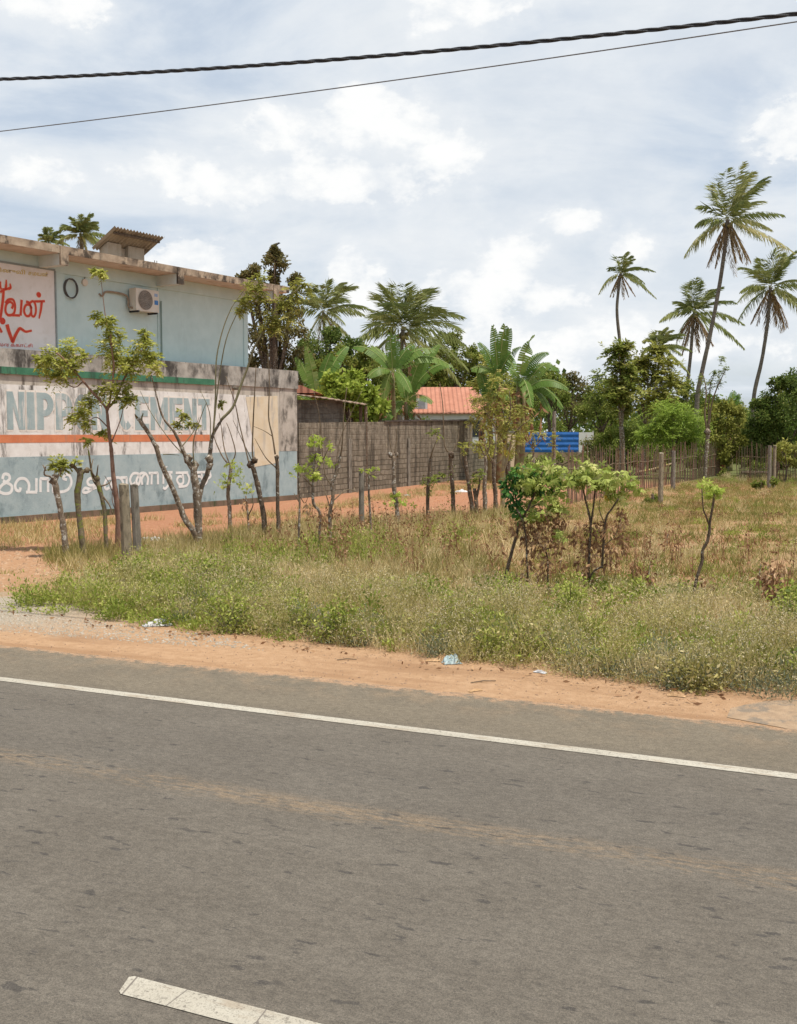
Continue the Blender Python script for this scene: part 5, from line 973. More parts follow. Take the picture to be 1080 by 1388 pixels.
bg('feather_bush', 'soft bright green feathery bush behind the stick fence', 55, (912,), [(898, 572, 20), (915, 560, 20), (932, 572, 20), (884, 582, 16), (912, 590, 20), (938, 592, 16), (896, 598, 16), (925, 604, 15), (948, 580, 13), (872, 594, 12)], 'leaf_feather', per=1500, L=.16, Wd=.05, droop=.1, cat='bush', pin=True)
bg('lime_bush', 'yellow-green leafy bush right of the feathery bush', 59, (985,), [(975, 568, 19), (994, 578, 20), (1008, 592, 16), (968, 590, 17), (990, 604, 18), (1004, 615, 15), (960, 556, 13), (978, 618, 14), (985, 552, 13), (1000, 560, 13)], 'leaf_yellow', per=1000, cat='bush', t0=-.15)
bg('dark_tree', 'dense dark green tree at the right edge below the palm', 57, (1050,), [(1050, 545, 22), (1072, 522, 20), (1034, 568, 20), (1060, 575, 24), (1085, 545, 24), (1040, 598, 20), (1066, 604, 20), (1022, 585, 15), (1090, 580, 24), (1030, 545, 13), (1055, 520, 12), (1110, 530, 28), (1024, 612, 15)], 'leaf_dark', per=1700)
bg('pale_bush', 'pale yellow-green bush beside the twin posts', 51, (1064,), [(1060, 606, 11), (1075, 612, 12), (1052, 616, 8), (1090, 606, 14), (1070, 625, 10)], 'leaf_yellow', per=420, cat='bush')
bg('low_shrub', 'small green shrub at the foot of the tan concrete post', 35.6, (884,), [(885, 676, 9), (879, 681, 7), (890, 682, 7)], 'leaf_mid', per=420, L=.09, Wd=.04, cat='bush')
bg('low_shrub', 'tiny green shrub beside the red termite mound', 58, (982,), [(983, 640, 6), (978, 645, 5)], 'leaf_mid', per=200, cat='bush')
bg('low_shrub', 'low green shrub by the twin posts', 44, (1030,), [(1032, 655, 6), (1024, 657, 5), (1050, 652, 6)], 'leaf_mid', per=160, L=.12, cat='bush')
bg('low_shrub', 'green undergrowth at the foot of the block wall piers', 49, (530,), [(528, 652, 8), (518, 656, 6), (546, 650, 8), (560, 654, 7), (572, 650, 7)], 'leaf_mid', per=200, L=.1, Wd=.05, cat='bush')
bg('low_shrub', 'green undergrowth at the far end of the block wall', 56, (640,), [(626, 650, 7), (640, 648, 8), (655, 648, 8), (612, 648, 7), (700, 640, 9)], 'leaf_lime', per=170, L=.12, Wd=.05, cat='bush', t0=-.2)
bg('bush', 'green bush beneath the sparse trees behind the stick fence', 62, (850,), [(842, 585, 14), (860, 590, 14), (828, 592, 12), (875, 596, 10), (815, 598, 10), (850, 604, 12)], 'leaf_mid', per=500, cat='bush')
bg('bush', 'dull green bush between the blue fence and the sparse tree', 66, (815,), [(808, 596, 10), (795, 602, 9), (822, 606, 10), (800, 612, 9)], 'leaf_olive', per=300, cat='bush')
bg('bush', 'yellowish bush before the pink plastered wall', 46, (668,), [(664, 615, 10), (650, 612, 9), (676, 605, 9), (690, 618, 8)], 'leaf_yellow', per=260, L=.12, Wd=.05, cat='bush')
bg('far_tree', 'mid green rounded tree between the torn banana leaves and the brownish far tree', 86, (745,), [(742, 508, 14), (730, 520, 14), (756, 518, 14), (744, 530, 16), (726, 540, 14), (762, 538, 14)], 'leaf_mid', per=900, L=.22, Wd=.11, t0=.1)
bg('far_tree', 'light green tree filling the gap left of the sparse tree', 84, (815,), [(812, 530, 13), (826, 520, 12), (802, 545, 14), (822, 545, 14), (838, 540, 14), (812, 562, 15), (836, 566, 14), (792, 560, 14)], 'leaf_mid', per=800, L=.22, Wd=.11, t0=.15)
bg('far_tree', 'broad mid green tree behind the feathery bush', 82, (920,), [(905, 538, 15), (925, 530, 14), (945, 542, 15), (915, 552, 16), (940, 560, 15), (890, 555, 15), (965, 552, 14), (985, 548, 13)], 'leaf_mid', per=900, L=.22, Wd=.11, t0=.1)
for i, (x, w_, top, Y_) in enumerate([(1150, 45, 520, 70), (1215, 50, 500, 72), (-60, 60, 500, 90), (1010, 30, 545, 90), (960, 30, 550, 95), (925, 28, 545, 92), (1085, 40, 535, 84)]):
    cl = [(x + R.uniform(-w_, w_) * .8, top + (600 - top) * R.uniform(.15, .9), R.uniform(14, 22)) for _ in range(9)]
    bg('far_tree', ['far green tree just beyond the right frame edge', 'outermost far green tree right of the frame', 'tree hidden beyond the left end of the house', 'far dull tree behind the young banana plant', 'far dull tree behind the sapling with feathery shoots', 'far dull tree behind the short coconut palm', 'far dull tree behind the dense dark tree'][i], Y_, (x,), cl, 'leaf_mid' if i % 2 else 'leaf_dark', per=600, L=.22, Wd=.11)
# far-off wood closing the horizon
n = 44000; xs = R.uniform(-190, 190, n); ys = 150 + R.uniform(0, 22, n); hh = 7.6 + 2.4 * np.sin(xs * .11) + 1.8 * np.sin(xs * .31 + 1) + 1.3 * np.sin(xs * .83 + 2)
c = np.stack([xs, ys, hh * R.uniform(0, 1, n) ** .6], 1)
quads('far_wood', leafq(c, rdir(n), R.uniform(.6, 1.4, n), .7), R.normal(.4, .2, n), M['leaf_dark'], None, kind='stuff')
# undergrowth under and between the trees: one green mass
cs = []; rs = []
for x in np.arange(560, 1180, 13):
    Yu = 90 + 7 * math.sin(x * .05) + R.uniform(-4, 4); r_ = R.uniform(12, 20)
    for yy in (614, 596, 580 if R.random() < .6 else 604): cs.append(P(x + R.normal(0, 5), yy + R.normal(0, 4), Yu)); rs.append(r_ * Yu / F)
for x in np.arange(690, 1180, 11):
    if 698 < x < 812: continue
    Yu = 63 + R.uniform(-1, 5); r_ = R.uniform(8, 14); cs.append(P(x + R.normal(0, 4), 622 + R.normal(0, 6), Yu)); rs.append(r_ * Yu / F)
quads('undergrowth', *lobes(cs, rs, 420, .24, .12, .3, 9), M['leaf_mid'], None, kind='stuff')
cs = []; rs = []
for x in np.arange(395, 660, 14):
    Yu = 72 + R.uniform(-3, 3); r_ = R.uniform(14, 22)
    for yy in (585, 560, 540 + R.normal(0, 8)):
        if 545 < x < 665 and yy < 600: continue
        cs.append(P(x + R.normal(0, 5), yy + R.normal(0, 4), Yu)); rs.append(r_ * Yu / F)
quads('undergrowth', *lobes(cs, rs, 520, .24, .12, .3, 9), M['leaf_mid'], None, kind='stuff')
# black bird on the tip of the tall dark tree
bc = P(372.5, 332.5, 50); mb = MB(); u_ = np.array([.8, .3, .5]); u_ = u_ / np.linalg.norm(u_)
mb.tube([bc - u_ * .24, bc - u_ * .12, bc, bc + u_ * .1, bc + u_ * .15, bc + u_ * .2 + np.array([.02, 0, .01]), bc + u_ * .2 + np.array([.09, 0, .0])], [.015, .045, .075, .06, .045, .04, .006], 8)
mb.build('bird', M['black'], None, smooth=True, label='small black bird perched on the top tuft of the tall dark tree', cat='bird')
# red termite mound at the edge of the trees
mm = MB(); mc = P(973, 632, 60); mm.tube([(mc[0], 60, z) for z in np.linspace(-.1, 1.5, 9)], [.62, .6, .5, .45, .34, .3, .2, .08], 12, .2)
o = mm.build('termite_mound', mottled('termite_red', (.33, .1, .05), (.42, .16, .08), 5, .95), None, smooth=True, label='red earth termite mound at the edge of the trees', cat='termite mound')
for pts_, lab in [([(1005, 642), (1020, 640), (1040, 641)], 'fallen brown log under the dense dark tree')]:
    MB().tube(spline([P(a, b, 60) - np.array([0, 0, P(a, b, 60)[2] - .12]) for a, b in pts_], 4), [.1, .12, .08], 7, .1).build('log', M['bark_dark'], None, label=lab, cat='log')

# ------------------------------------------------------------------ grass and verge weeds
ph_ = np.random.default_rng(5).uniform(0, 6.28, 40); kk_ = np.random.default_rng(6).normal(size=(40, 2))
def vn(p, sc_): return sum(np.sin(p[:, 0] * kk_[i, 0] * sc_ * (1 + i % 3) + p[:, 1] * kk_[i, 1] * sc_ * (1 + i % 3) + ph_[i]) / (1 + i % 3) for i in range(12)) / 3.0
def scatter(poly, n, near=13.0, pw=1.2):
    p = np.array(poly); lo, hi = p.min(0), p.max(0); out = []
    while sum(map(len, out)) < n:
        c = R.uniform(lo, hi, size=(n * 3, 2)); d = np.linalg.norm(c, axis=1); c = c[(R.random(len(c)) < np.minimum(1, (near / d) ** pw)) & inpoly(c, poly)]; out.append(c)
    return np.concatenate(out)[:n]
def gp(l): return [tuple(G(*q)[:2]) for q in l]
def blades(p, per, hl, hh, wd, spread=.06, lean=.35, tint=0.4, tv=.18, ztop=None):
    n = len(p); b = np.repeat(np.concatenate([p, np.zeros((n, 1))], 1), per, 0); m = len(b); b[:, :2] += R.normal(size=(m, 2)) * spread
    dr = np.stack([R.normal(0, lean, m), R.normal(0, lean, m), np.ones(m)], 1); L = R.uniform(hl, hh, m) * np.repeat(R.uniform(.6, 1.2, n), per)
    tt = np.repeat(tint, per) if hasattr(tint, '__len__') else tint
    return leafq(b - np.array([0, 0, .02]), dr, L, wd, None, .3), np.clip(tt + R.normal(0, tv, m), 0, 1)
fieldpoly = gp([(150, 790), (210, 752), (330, 735), (400, 722), (480, 712), (560, 716), (640, 706), (690, 698), (770, 686), (850, 670), (980, 646), (1150, 640), (1350, 690), (1350, 900), (1080, 860), (900, 840), (700, 838), (540, 825), (400, 815), (260, 800)])
p = scatter(fieldpoly, 19000, 14, .9)
sxy = vn(p, .55); s2 = vn(p + 31, 1.6)
bare = (sxy + .7 * s2 > .75) & (p[:, 0] > .6)
for bx, by, br in [(920, 735, .9), (985, 735, 1.0), (890, 790, .55), (860, 780, .4), (1000, 725, .8), (940, 790, .4)]:
    c = G(bx, by)[:2]; bare |= np.linalg.norm((p - c) * [1, .55], axis=1) < br
p = p[(~bare | (R.random(len(p)) < .05)) & ((vn(p + 53, 2.6) > -.35) | (p[:, 0] < -.5) | (R.random(len(p)) < .25))]
sxy = vn(p, .55); s2 = vn(p + 31, 1.6); rightness = np.clip((p[:, 0] + 1) / 4, 0, 1)
tall = np.clip(1.15 - rightness * .75 + .2 * s2, .25, 1.4)
tint = .62 - .14 * rightness + .17 * sxy - .2 * np.clip(s2, -.6, 1) - .06 * rightness + R.normal(0, .11, len(p))
hi = tall > .75
q1 = blades(p[hi], 10, .2, .46, .011, .07, .4, tint[hi], .16); q2 = blades(p[~hi], 10, .09, .24, .012, .08, .55, tint[~hi], .16)
quads('field_grass', *join([q1, q2]), M['grass'], None, kind='stuff')
# brown upright stalks of last season's weeds
p = scatter(gp([(330, 770), (380, 720), (480, 708), (600, 710), (690, 705), (760, 720), (850, 740), (1100, 760), (1100, 800), (900, 800), (700, 800), (560, 795), (420, 785)]), 420, 18, .5); p = p[(p[:, 0] < 1.2) | (R.random(len(p)) < .45)]
k_ = len(p); b = np.repeat(np.concatenate([p, np.full((k_, 1), -.02)], 1), 3, 0) + R.normal(size=(k_ * 3, 3)) * np.array([.05, .05, 0]); d_ = np.stack([R.normal(0, .16, k_ * 3), R.normal(0, .16, k_ * 3), np.ones(k_ * 3)], 1); h_ = R.uniform(.3, .8, k_ * 3)
q_ = [leafq(b, d_, h_, .013, None, .3)]; v_ = [R.normal(.3, .15, k_ * 3)]
u_ = R.uniform(.35, 1, k_ * 12); i_ = R.integers(0, k_ * 3, k_ * 12); q_.append(leafq(b[i_] + nrm(d_[i_]) * (h_[i_] * u_)[:, None], rdir(k_ * 12, -.4), R.uniform(.04, .11, k_ * 12), .03)); v_.append(R.normal(.45, .2, k_ * 12))
quads('dry_stalks', np.concatenate(q_), np.concatenate(v_), M['dead_leaf'], None, kind='stuff')
# reddish withered herbs in the right of the field
p = scatter(fieldpoly, 7000, 14, .8); p = p[(vn(p + 41, .9) > .0) & (p[:, 0] > -1.5)]
quads('withered_herbs', *blades(p, 7, .06, .2, .014, .1, .6, .45 + R.normal(0, .15, len(p)), .2), leafmat('withered_red', ramp4((.2, .10, .045), (.33, .165, .075), (.45, .25, .12), (.54, .36, .2))), None, kind='stuff')
# bleached straw along the live fence
p = scatter(gp([(380, 715), (480, 700), (600, 706), (700, 700), (760, 720), (700, 770), (560, 790), (420, 780), (330, 750)]), 1500, 18, .5); p = p[vn(p + 13, 1.4) > -.1]
quads('bleached_straw', *blades(p, 8, .2, .55, .010, .14, .75, .88 + R.normal(0, .06, len(p)), .1), M['grass'], None, kind='stuff')
# coarser grass clumps, dry and green
p = scatter(fieldpoly, 3000, 14, .6); p = p[vn(p + 7, .8) > .1]
quads('green_grass_clumps', *blades(p, 16, .1, .3, .016, .11, .6, .14 + R.normal(0, .08, len(p)), .1), M['grass'], None, kind='stuff')
# thin grass on the bare left ground and along the walls
lp = gp([(-120, 730), (0, 712), (130, 706), (300, 700), (400, 690), (560, 664), (660, 652), (690, 664), (560, 676), (420, 698), (260, 716), (120, 730), (0, 745), (-120, 800)])
p = scatter(lp, 2600, 30, .5); p = p[(vn(p + 3, .9) > .25) | (p[:, 0] < -7.2)]
quads('wall_foot_grass', *blades(p, 9, .08, .3, .014, .1, .5, .62 + R.normal(0, .12, len(p)), .15), M['grass'], None, kind='stuff')
lp = gp([(-100, 830), (-100, 745), (150, 745), (190, 770), (110, 790), (20, 828)])
p = scatter(lp, 420, 18, .5); p = p[vn(p + 5, 1.2) > .45]
quads('left_tufts', *blades(p, 9, .04, .14, .012, .08, .7, .45 + R.normal(0, .15, len(p)), .15), M['grass'], None, kind='stuff')
# undergrowth at the feet of the pruned trunks
lp = gp([(60, 765), (70, 745), (200, 738), (330, 722), (400, 712), (560, 706), (700, 692), (700, 704), (560, 722), (400, 735), (220, 765), (130, 785)])
p = scatter(lp, 1900, 22, .5)
quads('fence_line_grass', *blades(p, 12, .12, .45, .012, .1, .45, .5 + .14 * vn(p, 1.1) + R.normal(0, .1, len(p)), .18), M['grass'], None, kind='stuff')
def weeds(name, poly, n, h0, h1, m, leaves, L, Wd, tint, seed=0.0, spread=.16, stem=True, thin=None, near=11, edge=None):
    p = scatter(poly, n, near, .8)
    if thin is not None: p = p[thin(p)]
    hsc = np.clip(1 + .55 * vn(p + 11, 1.9), .4, 1.7); hgt = R.uniform(h0, h1, len(p)) * hsc; k = len(p)
    if edge is not None: hgt *= edge(p)
    b = np.repeat(np.concatenate([p, np.zeros((k, 1))], 1), leaves, 0); u = R.random(len(b)) ** .75; hh = np.repeat(hgt, leaves); ax = R.uniform(0, 6.28, len(b)); rad = R.normal(0, spread, len(b)) * (.35 + u * .75)
    b[:, 0] += np.cos(ax) * rad; b[:, 1] += np.sin(ax) * rad; b[:, 2] = u * hh
    dr = rdir(len(b), .5); tt = np.repeat(tint + .2 * vn(p, 1.7) + R.normal(0, .13, k), leaves) + R.normal(0, .13, len(b)) + .12 * (u - .5)
    Q = [leafq(b, dr, L * R.uniform(.6, 1.3, len(b)), Wd * R.uniform(.7, 1.2, len(b)))]; V = [tt]
    if stem:
        ns = 9; b2 = np.repeat(np.concatenate([p, np.zeros((k, 1))], 1), ns, 0); b2[:, :2] += R.normal(size=(k * ns, 2)) * spread * .4; h2 = np.repeat(hgt, ns) * R.uniform(.7, 1.1, k * ns)
        d2 = np.stack([R.normal(0, .28, k * ns), R.normal(0, .28, k * ns), np.ones(k * ns)], 1); Q.append(leafq(b2, d2, h2, .0055, None, .3)); V.append(np.full(k * ns, tint + .25) + R.normal(0, .1, k * ns))
    quads(name, np.concatenate(Q), np.concatenate(V), m, None, kind='stuff')
    if seed > 0:
        ns = int(seed); i = R.integers(0, k, k * ns); u = R.uniform(.55, 1.12, k * ns); b = np.concatenate([p[i] + R.normal(size=(k * ns, 2)) * spread * .9, (hgt[i] * u)[:, None]], 1)
        quads(name + '_seeds', leafq(b, rdir(k * ns, .6), .02 * R.uniform(.6, 1.4, k * ns), .012), R.normal(.35, .25, k * ns), M['seed'], None, kind='stuff')
jagl = lambda l: l
vergepoly = gp([(240, 852), (330, 860), (430, 872), (520, 884), (600, 897), (680, 903), (760, 915), (840, 925), (920, 938), (1000, 938), (1080, 946), (1300, 985), (1350, 925), (1080, 862), (980, 856), (900, 850), (800, 846), (700, 844), (600, 832), (500, 824), (400, 815), (300, 815), (240, 826)])
edgep = np.array(gp([(20, 826), (100, 836), (200, 850), (330, 862), (430, 874), (520, 886), (600, 898), (680, 905), (760, 917), (840, 927), (920, 940), (1000, 940), (1080, 948), (1300, 987)]))
def edist(p):
    best = np.full(len(p), 1e9)
    for a, b in zip(edgep[:-1], edgep[1:]):
        d = b - a; t = np.clip(((p - a) @ d) / (d @ d), 0, 1); best = np.minimum(best, np.linalg.norm(p - (a + t[:, None] * d), axis=1))
    return best
thin1 = lambda p: edist(p) > .10 + .30 * np.clip(vn(p + 2, 2.2), -.3, 1)
edge1 = lambda p: np.clip(.30 + edist(p) / .8, .3, 1.0)
weeds('verge_weeds', vergepoly, 1000, .08, .24, M['weed'], 36, .038, .010, .56, 12, .15, thin=lambda p: thin1(p) & (vn(p + 61, 2.1) > -.55), edge=edge1)
weeds('verge_straw', vergepoly, 1100, .16, .42, M['grass'], 14, .05, .007, .86, 0, .12, thin=lambda p: thin1(p) & (vn(p + 71, 1.6) > -.05), edge=edge1)
weeds('verge_green_weeds', vergepoly, 420, .10, .30, M['weed_green'], 34, .055, .022, .56, 0, .14, thin=lambda p: thin1(p) & (vn(p + 17, 1.5) > .1), edge=edge1)
weeds('verge_grey_weeds', vergepoly, 420, .10, .30, leafmat('grey_weed', ramp4((.10, .12, .075), (.17, .19, .12), (.26, .28, .18), (.38, .38, .27))), 44, .04, .014, .40, 4, .13, thin=lambda p: thin1(p) & (edist(p) < .9) & (vn(p + 27, 1.8) > .0), edge=edge1)
greenpoly = gp([(10, 828), (60, 833), (120, 840), (200, 850), (300, 862), (400, 872), (430, 850), (380, 812), (330, 780), (250, 770), (200, 770), (150, 788), (90, 800), (40, 815)])
weeds('roadside_greenery', greenpoly, 420, .06, .26, M['weed_green'], 34, .052, .021, .46, 0, .14, thin=lambda p: edist(p) > .03, edge=lambda p: np.clip(.35 + edist(p) / .7, .35, 1))
weeds('roadside_herbs', greenpoly, 260, .12, .30, M['weed'], 36, .045, .013, .56, 14, .14, thin=lambda p: (edist(p) > .5) & (vn(p + 9, .9) > -.2))
midpoly = gp([(200, 800), (240, 770), (420, 780), (560, 800), (700, 806), (900, 805), (1080, 812), (1080, 862), (900, 850), (700, 844), (500, 824), (300, 815)])
weeds('tall_dry_herbs', midpoly, 420, .18, .38, M['grass'], 26, .055, .011, .8, 8, .15)
weeds('green_patches', midpoly, 260, .14, .32, M['weed_green'], 44, .075, .035, .4, 0, .15, thin=lambda p: vn(p + 23, 1.0) > .0)
def mounds(name, poly, n, r0, r1, h0, h1, m, per, L, Wd, tint, seeds=60, thin=None, straw=26):
    p = scatter(poly, n, 11, .8)
    if thin is not None: p = p[thin(p)]
    k = len(p); rr = R.uniform(r0, r1, k); hh = R.uniform(h0, h1, k) * np.clip(.55 + edist(p) / .8, .5, 1.1); Q = []; V = []; SQ = []; SV = []
    tn = tint + .2 * vn(p, 1.9) + R.normal(0, .13, k)
    for c, r, h_, tt in zip(p, rr, hh, tn):
        d = rdir(per, .5); d[:, 2] = np.abs(d[:, 2]); u = R.uniform(.35, 1.0, per) ** .6 * (1 + R.normal(0, .12, per))
        pos = d * u[:, None] * np.array([r, r, h_]) + np.array([c[0], c[1], 0]); pos[:, 2] += .01
        dr = nrm(d * np.array([.7, .7, .5]) + R.normal(size=(per, 3)) * .5 + np.array([0, 0, .45])); Q.append(leafq(pos, dr, L * R.uniform(.5, 1.4, per), Wd * R.uniform(.7, 1.3, per))); V.append(tt + R.normal(0, .13, per))
        b = np.array([c[0], c[1], -.02]) + R.normal(size=(straw, 3)) * np.array([r * .3, r * .3, 0]); d2 = rdir(straw, 1.6); d2[:, 2] = np.abs(d2[:, 2]) + .3
        Q.append(leafq(b, d2, h_ * R.uniform(.8, 1.35, straw), .0055, None, .3)); V.append(tt + .25 + R.normal(0, .15, straw))
        if seeds:
            d3 = rdir(seeds, .9); d3[:, 2] = np.abs(d3[:, 2]); ps = d3 * np.array([r, r, h_]) * R.uniform(.85, 1.25, (seeds, 1)) + np.array([c[0], c[1], .02]); SQ.append(leafq(ps, rdir(seeds, .6), .018 * R.uniform(.6, 1.5, seeds), .011)); SV.append(R.normal(.4, .25, seeds))
    quads(name, np.concatenate(Q), np.concatenate(V), m, None, kind='stuff')
    if seeds: quads(name + '_seeds', np.concatenate(SQ), np.concatenate(SV), M['seed'], None, kind='stuff')
mounds('verge_mounds', vergepoly, 360, .14, .36, .20, .48, M['weed'], 250, .042, .011, .56, 90, thin=lambda p: (edist(p) > .12) & (vn(p + 37, 2.4) > -.4))
mounds('grey_mounds', vergepoly, 110, .16, .32, .16, .34, bpy.data.materials['grey_weed'], 240, .042, .013, .5, 14, thin=lambda p: (edist(p) > .08) & (edist(p) < 1.0))
mounds('green_mounds', vergepoly, 85, .14, .3, .18, .42, M['weed_green'], 150, .058, .022, .6, 0, thin=lambda p: edist(p) > .25)
mounds('green_mounds', greenpoly, 120, .12, .32, .12, .40, M['weed_green'], 180, .05, .02, .58, 8, thin=lambda p: edist(p) > .08)
mounds('herb_mounds', greenpoly, 110, .14, .30, .18, .46, M['weed'], 230, .042, .012, .58, 60, thin=lambda p: edist(p) > .5)
mounds('herb_mounds', midpoly, 80, .16, .34, .14, .34, M['weed'], 200, .045, .012, .68, 50)
mounds('straw_mounds', fieldpoly, 460, .14, .36, .14, .40, M['grass'], 90, .07, .010, .86, 0, straw=60, thin=lambda p: (p[:, 0] < 1.5) | (R.random(len(p)) < .25))
mounds('green_herbs', fieldpoly, 240, .12, .34, .07, .24, M['weed_green'], 110, .055, .02, .46, 0, straw=10, thin=lambda p: vn(p + 83, .9) > -.2)
mounds('brown_herbs', fieldpoly, 170, .1, .28, .08, .3, M['dead_leaf'], 70, .06, .02, .5, 0, straw=16, thin=lambda p: vn(p + 91, .9) > -.1)
mounds('fence_line_herbs', gp([(300, 765), (420, 745), (560, 735), (640, 720), (640, 745), (560, 770), (420, 790), (300, 785)]), 70, .14, .32, .2, .5, M['weed_green'], 120, .06, .022, .46, 0, straw=24)
# single green weeds that stand out of the verge
for i, (bx, by, r_, h_, lab) in enumerate([(312, 858, .26, .42, 'bright green leafy weed at the sand edge left of the white bag'), (775, 842, .2, .55, 'fresh green weed below the open cassava bush'), (690, 822, .2, .36, 'green weed at the foot of the leaning stick'), (272, 800, .22, .5, 'green weed right of the concrete post pair'),
                                           (1068, 862, .3, .5, 'green weed in the verge at the right edge'), (455, 870, .2, .4, 'dark green weed at the sand edge'), (706, 892, .25, .34, 'grey-green weed overhanging the sand'), (945, 934, .3, .2, 'low grey-green weed spilling onto the sand'), (185, 790, .25, .4, 'green weed wrapped round the foot of the thick concrete post')]):
    c = G(bx, by); t = thing('weed', lab, 'weed', c, 0, 'weeds standing out of the verge'); mb = MB()
    tips = [c + np.array([R.normal() * r_ * .6, R.normal() * r_ * .6, h_ * R.uniform(.6, 1)]) for _ in range(9)]
    for tp in tips: mb.tube([c - np.array([0, 0, .02]), (c + tp) / 2 + np.array([0, 0, .04]), tp], [.006, .005, .003], 5)
    mb.build('stems', M['twig_green'], t)
    quads('leaves', *join([simple(c + (tp - c) * u, r_ * .6, 20, .06, .026, .1, .1 + R.normal(0, .1)) for tp in tips for u in (.45, .75, 1)]), M['weed' if i in (6, 7) else 'weed_green'], t)

# ------------------------------------------------------------------ litter, stones, twigs
def crumple(name, label, cat, px, py, wx, wy, hz, m, rot=0.0, group=None):
    c = G(px, py); nx, ny = 9, 7; t_ = MB(); V = []
    for j in range(ny):
        for i in range(nx):
            u, v = i / (nx - 1) - .5, j / (ny - 1) - .5; e = max(0, 1 - (abs(u) * 2) ** 3) * max(0, 1 - (abs(v) * 2) ** 3)
            x, y = u * wx * (1 + R.normal() * .06), v * wy * (1 + R.normal() * .1); z = .006 + hz * e * R.uniform(.25, 1)
            V.append((x * math.cos(rot) - y * math.sin(rot), x * math.sin(rot) + y * math.cos(rot), z))
    Fc = [(j * nx + i, j * nx + i + 1, (j + 1) * nx + i + 1, (j + 1) * nx + i) for j in range(ny - 1) for i in range(nx - 1)]
    t_.add(V, Fc); n0 = len(V); t_.add([(v[0], v[1], 0.002) for v in V], [f[::-1] for f in Fc])
    o = t_.build(name, m); o.location = c; return tag(o, label, cat, group)
crumple('plastic_bag', 'white crumpled plastic bag at the weed edge', 'bag', 214, 848, .34, .13, .10, M['litter_white'], .35)
crumple('paper_scrap', 'brown wrapper lying behind the white bag', 'litter', 224, 842, .12, .07, .09, M['litter_tan'], .6)
crumple('sheet_scrap', 'pale sheet lying behind the concrete post pair', 'litter', 206, 732, .55, .2, .1, M['litter_white'], -.3)
crumple('paper_scrap', 'small white scrap among the green weeds', 'litter', 274, 766, .16, .1, .06, M['litter_white'])
crumple('paper_scrap', 'white scrap in the dry grass left of centre', 'litter', 421, 784, .14, .1, .08, M['litter_white'])
crumple('paper_scrap', 'white scrap in the dry grass by the green sprout trunk', 'litter', 513, 749, .16, .1, .1, M['litter_white'])
crumple('sheet_scrap', 'white rag on the red soil by the vine-wrapped trunk', 'litter', 625, 667, .55, .25, .12, M['litter_white'])
crumple('paper_scrap', 'small white scrap on the red soil before the block wall', 'litter', 551, 672, .3, .12, .06, M['litter_white'])
crumple('plastic_bag', 'pale blue crumpled bag at the sand edge in the centre', 'bag', 612, 899, .19, .13, .11, M['litter_blue'], .2)
crumple('paper_scrap', 'tan card scrap left of the pale blue bag', 'litter', 599, 895, .12, .08, .08, M['litter_tan'], .4)
crumple('paper_scrap', 'flat tan scraps beside the pale blue bag', 'litter', 587, 896, .16, .08, .03, M['litter_tan'])
crumple('paper_scrap', 'white scrap on the sand right of centre', 'litter', 732, 912, .13, .05, .03, M['litter_white'], -.6)
crumple('paper_scrap', 'tan leaf scrap caught in the weeds right of centre', 'litter', 756, 897, .1, .06, .07, M['litter_tan'])
crumple('paper_scrap', 'pale wrapper at the weed edge on the right', 'litter', 917, 944, .16, .05, .05, M['litter_tan'], -.4)
crumple('paper_scrap', 'thin pale scrap on the sand before the pale blue bag', 'litter', 644, 937, .14, .035, .02, M['litter_tan'], .5)
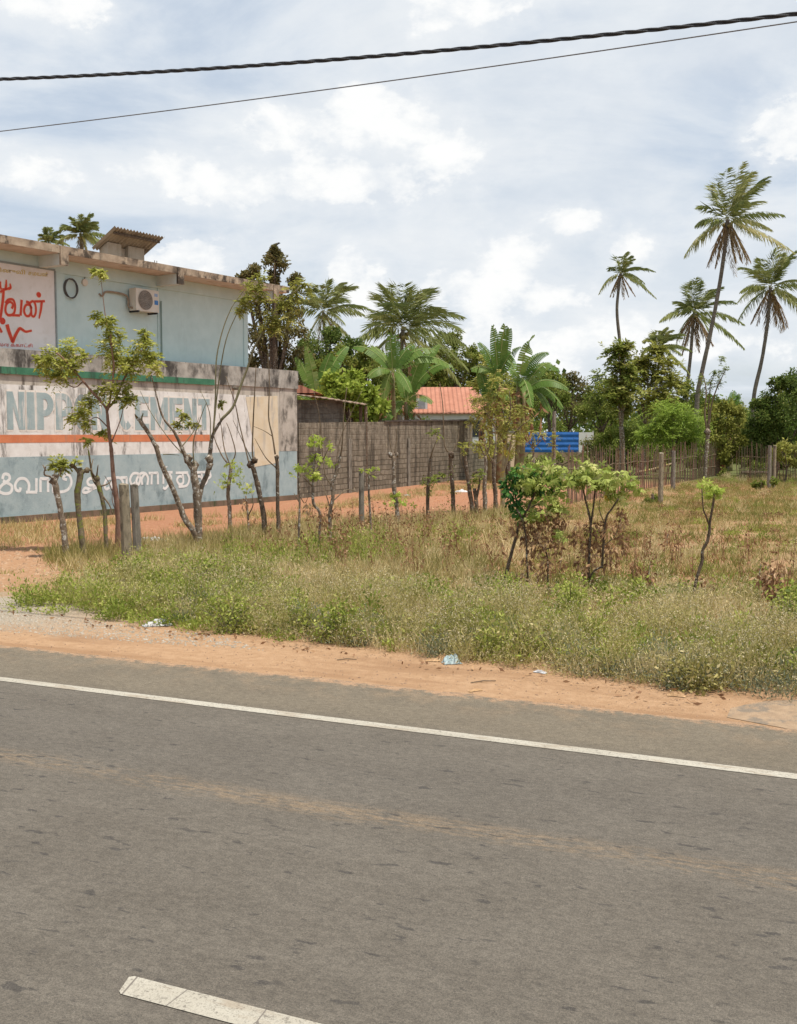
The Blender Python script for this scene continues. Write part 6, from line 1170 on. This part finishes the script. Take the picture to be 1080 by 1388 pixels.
def stones(name, poly, n, r0, r1, m, near=11):
    p = scatter(poly, n, near, .6); rr = R.uniform(r0, r1, n) ** 1; mb_v = []; mb_f = []
    oc = np.array([(1, 0, 0), (0, 1, 0), (-1, 0, 0), (0, -1, 0), (0, 0, .8), (0, 0, -.4)]); fc = np.array([(0, 1, 4), (1, 2, 4), (2, 3, 4), (3, 0, 4)])
    V = (oc[None] * (1 + R.normal(size=(n, 6, 1)) * .2)) * rr[:, None, None] * R.uniform(.6, 1.3, (n, 1, 3)); V[..., :2] += p[:, None]; V[..., 2] += .001
    me = bpy.data.meshes.new(name); me.from_pydata(V.reshape(-1, 3).tolist(), [], (fc[None] + np.arange(n)[:, None, None] * 6).reshape(-1, 3).tolist()); me.update()
    return link(name, me, m, None, kind='stuff')
sandpoly = gp([(-200, 868), (0, 874), (300, 905), (540, 929), (800, 958), (985, 976), (1000, 942), (840, 928), (600, 900), (430, 875), (200, 852), (20, 828), (-200, 815)])
stones('loose_gravel', gp([(-200, 850), (0, 856), (200, 872), (360, 882), (300, 862), (200, 852), (20, 828), (-200, 812)]), 2600, .006, .018, mottled('gravel_grey', (.3, .26, .2), (.46, .41, .34), 9, .9))
stones('sand_pebbles', sandpoly, 900, .004, .013, mottled('pebble_brown', (.22, .14, .09), (.42, .28, .18), 9, .9))
stones('dirt_clods', gp([(-150, 800), (0, 806), (110, 790), (160, 770), (60, 745), (-150, 750)]), 800, .012, .045, mottled('clod_pink', (.33, .2, .12), (.46, .32, .21), 9, .95), 16)
stones('lot_clods', gp([(200, 720), (400, 705), (560, 690), (680, 672), (680, 655), (560, 668), (420, 690), (200, 712)]), 700, .015, .05, mottled('clod_red', (.36, .15, .07), (.5, .26, .14), 9, .95), 26)
p = scatter(sandpoly, 520, 11, .5); p = p[edist(p) < .45]; b = np.concatenate([p, np.full((len(p), 1), .012)], 1); dr = R.normal(size=(len(p), 3)); dr[:, 2] = R.uniform(-.05, .5, len(p))
quads('leaf_litter', leafq(b, dr, R.uniform(.03, .09, len(p)), .028), R.normal(.5, .25, len(p)), M['dead_leaf'], None, kind='stuff')
for i, (x, y, l, a) in enumerate([(655, 925, .25, .3), (1010, 938, .2, -.4), (470, 895, .2, .1)]):
    c = G(x, y); MB().tube([c + np.array([-l / 2 * math.cos(a), -l / 2 * math.sin(a), .008]), c + np.array([0, .01, .015]), c + np.array([l / 2 * math.cos(a), l / 2 * math.sin(a), .008])], [.005, .006, .004], 5).build('twig', M['twig'], None, label=['dry twig on the sand right of the pale blue bag', 'dry twig near the tarmac drive patch', 'dry twig on the sand left of centre'][i], cat='twig')
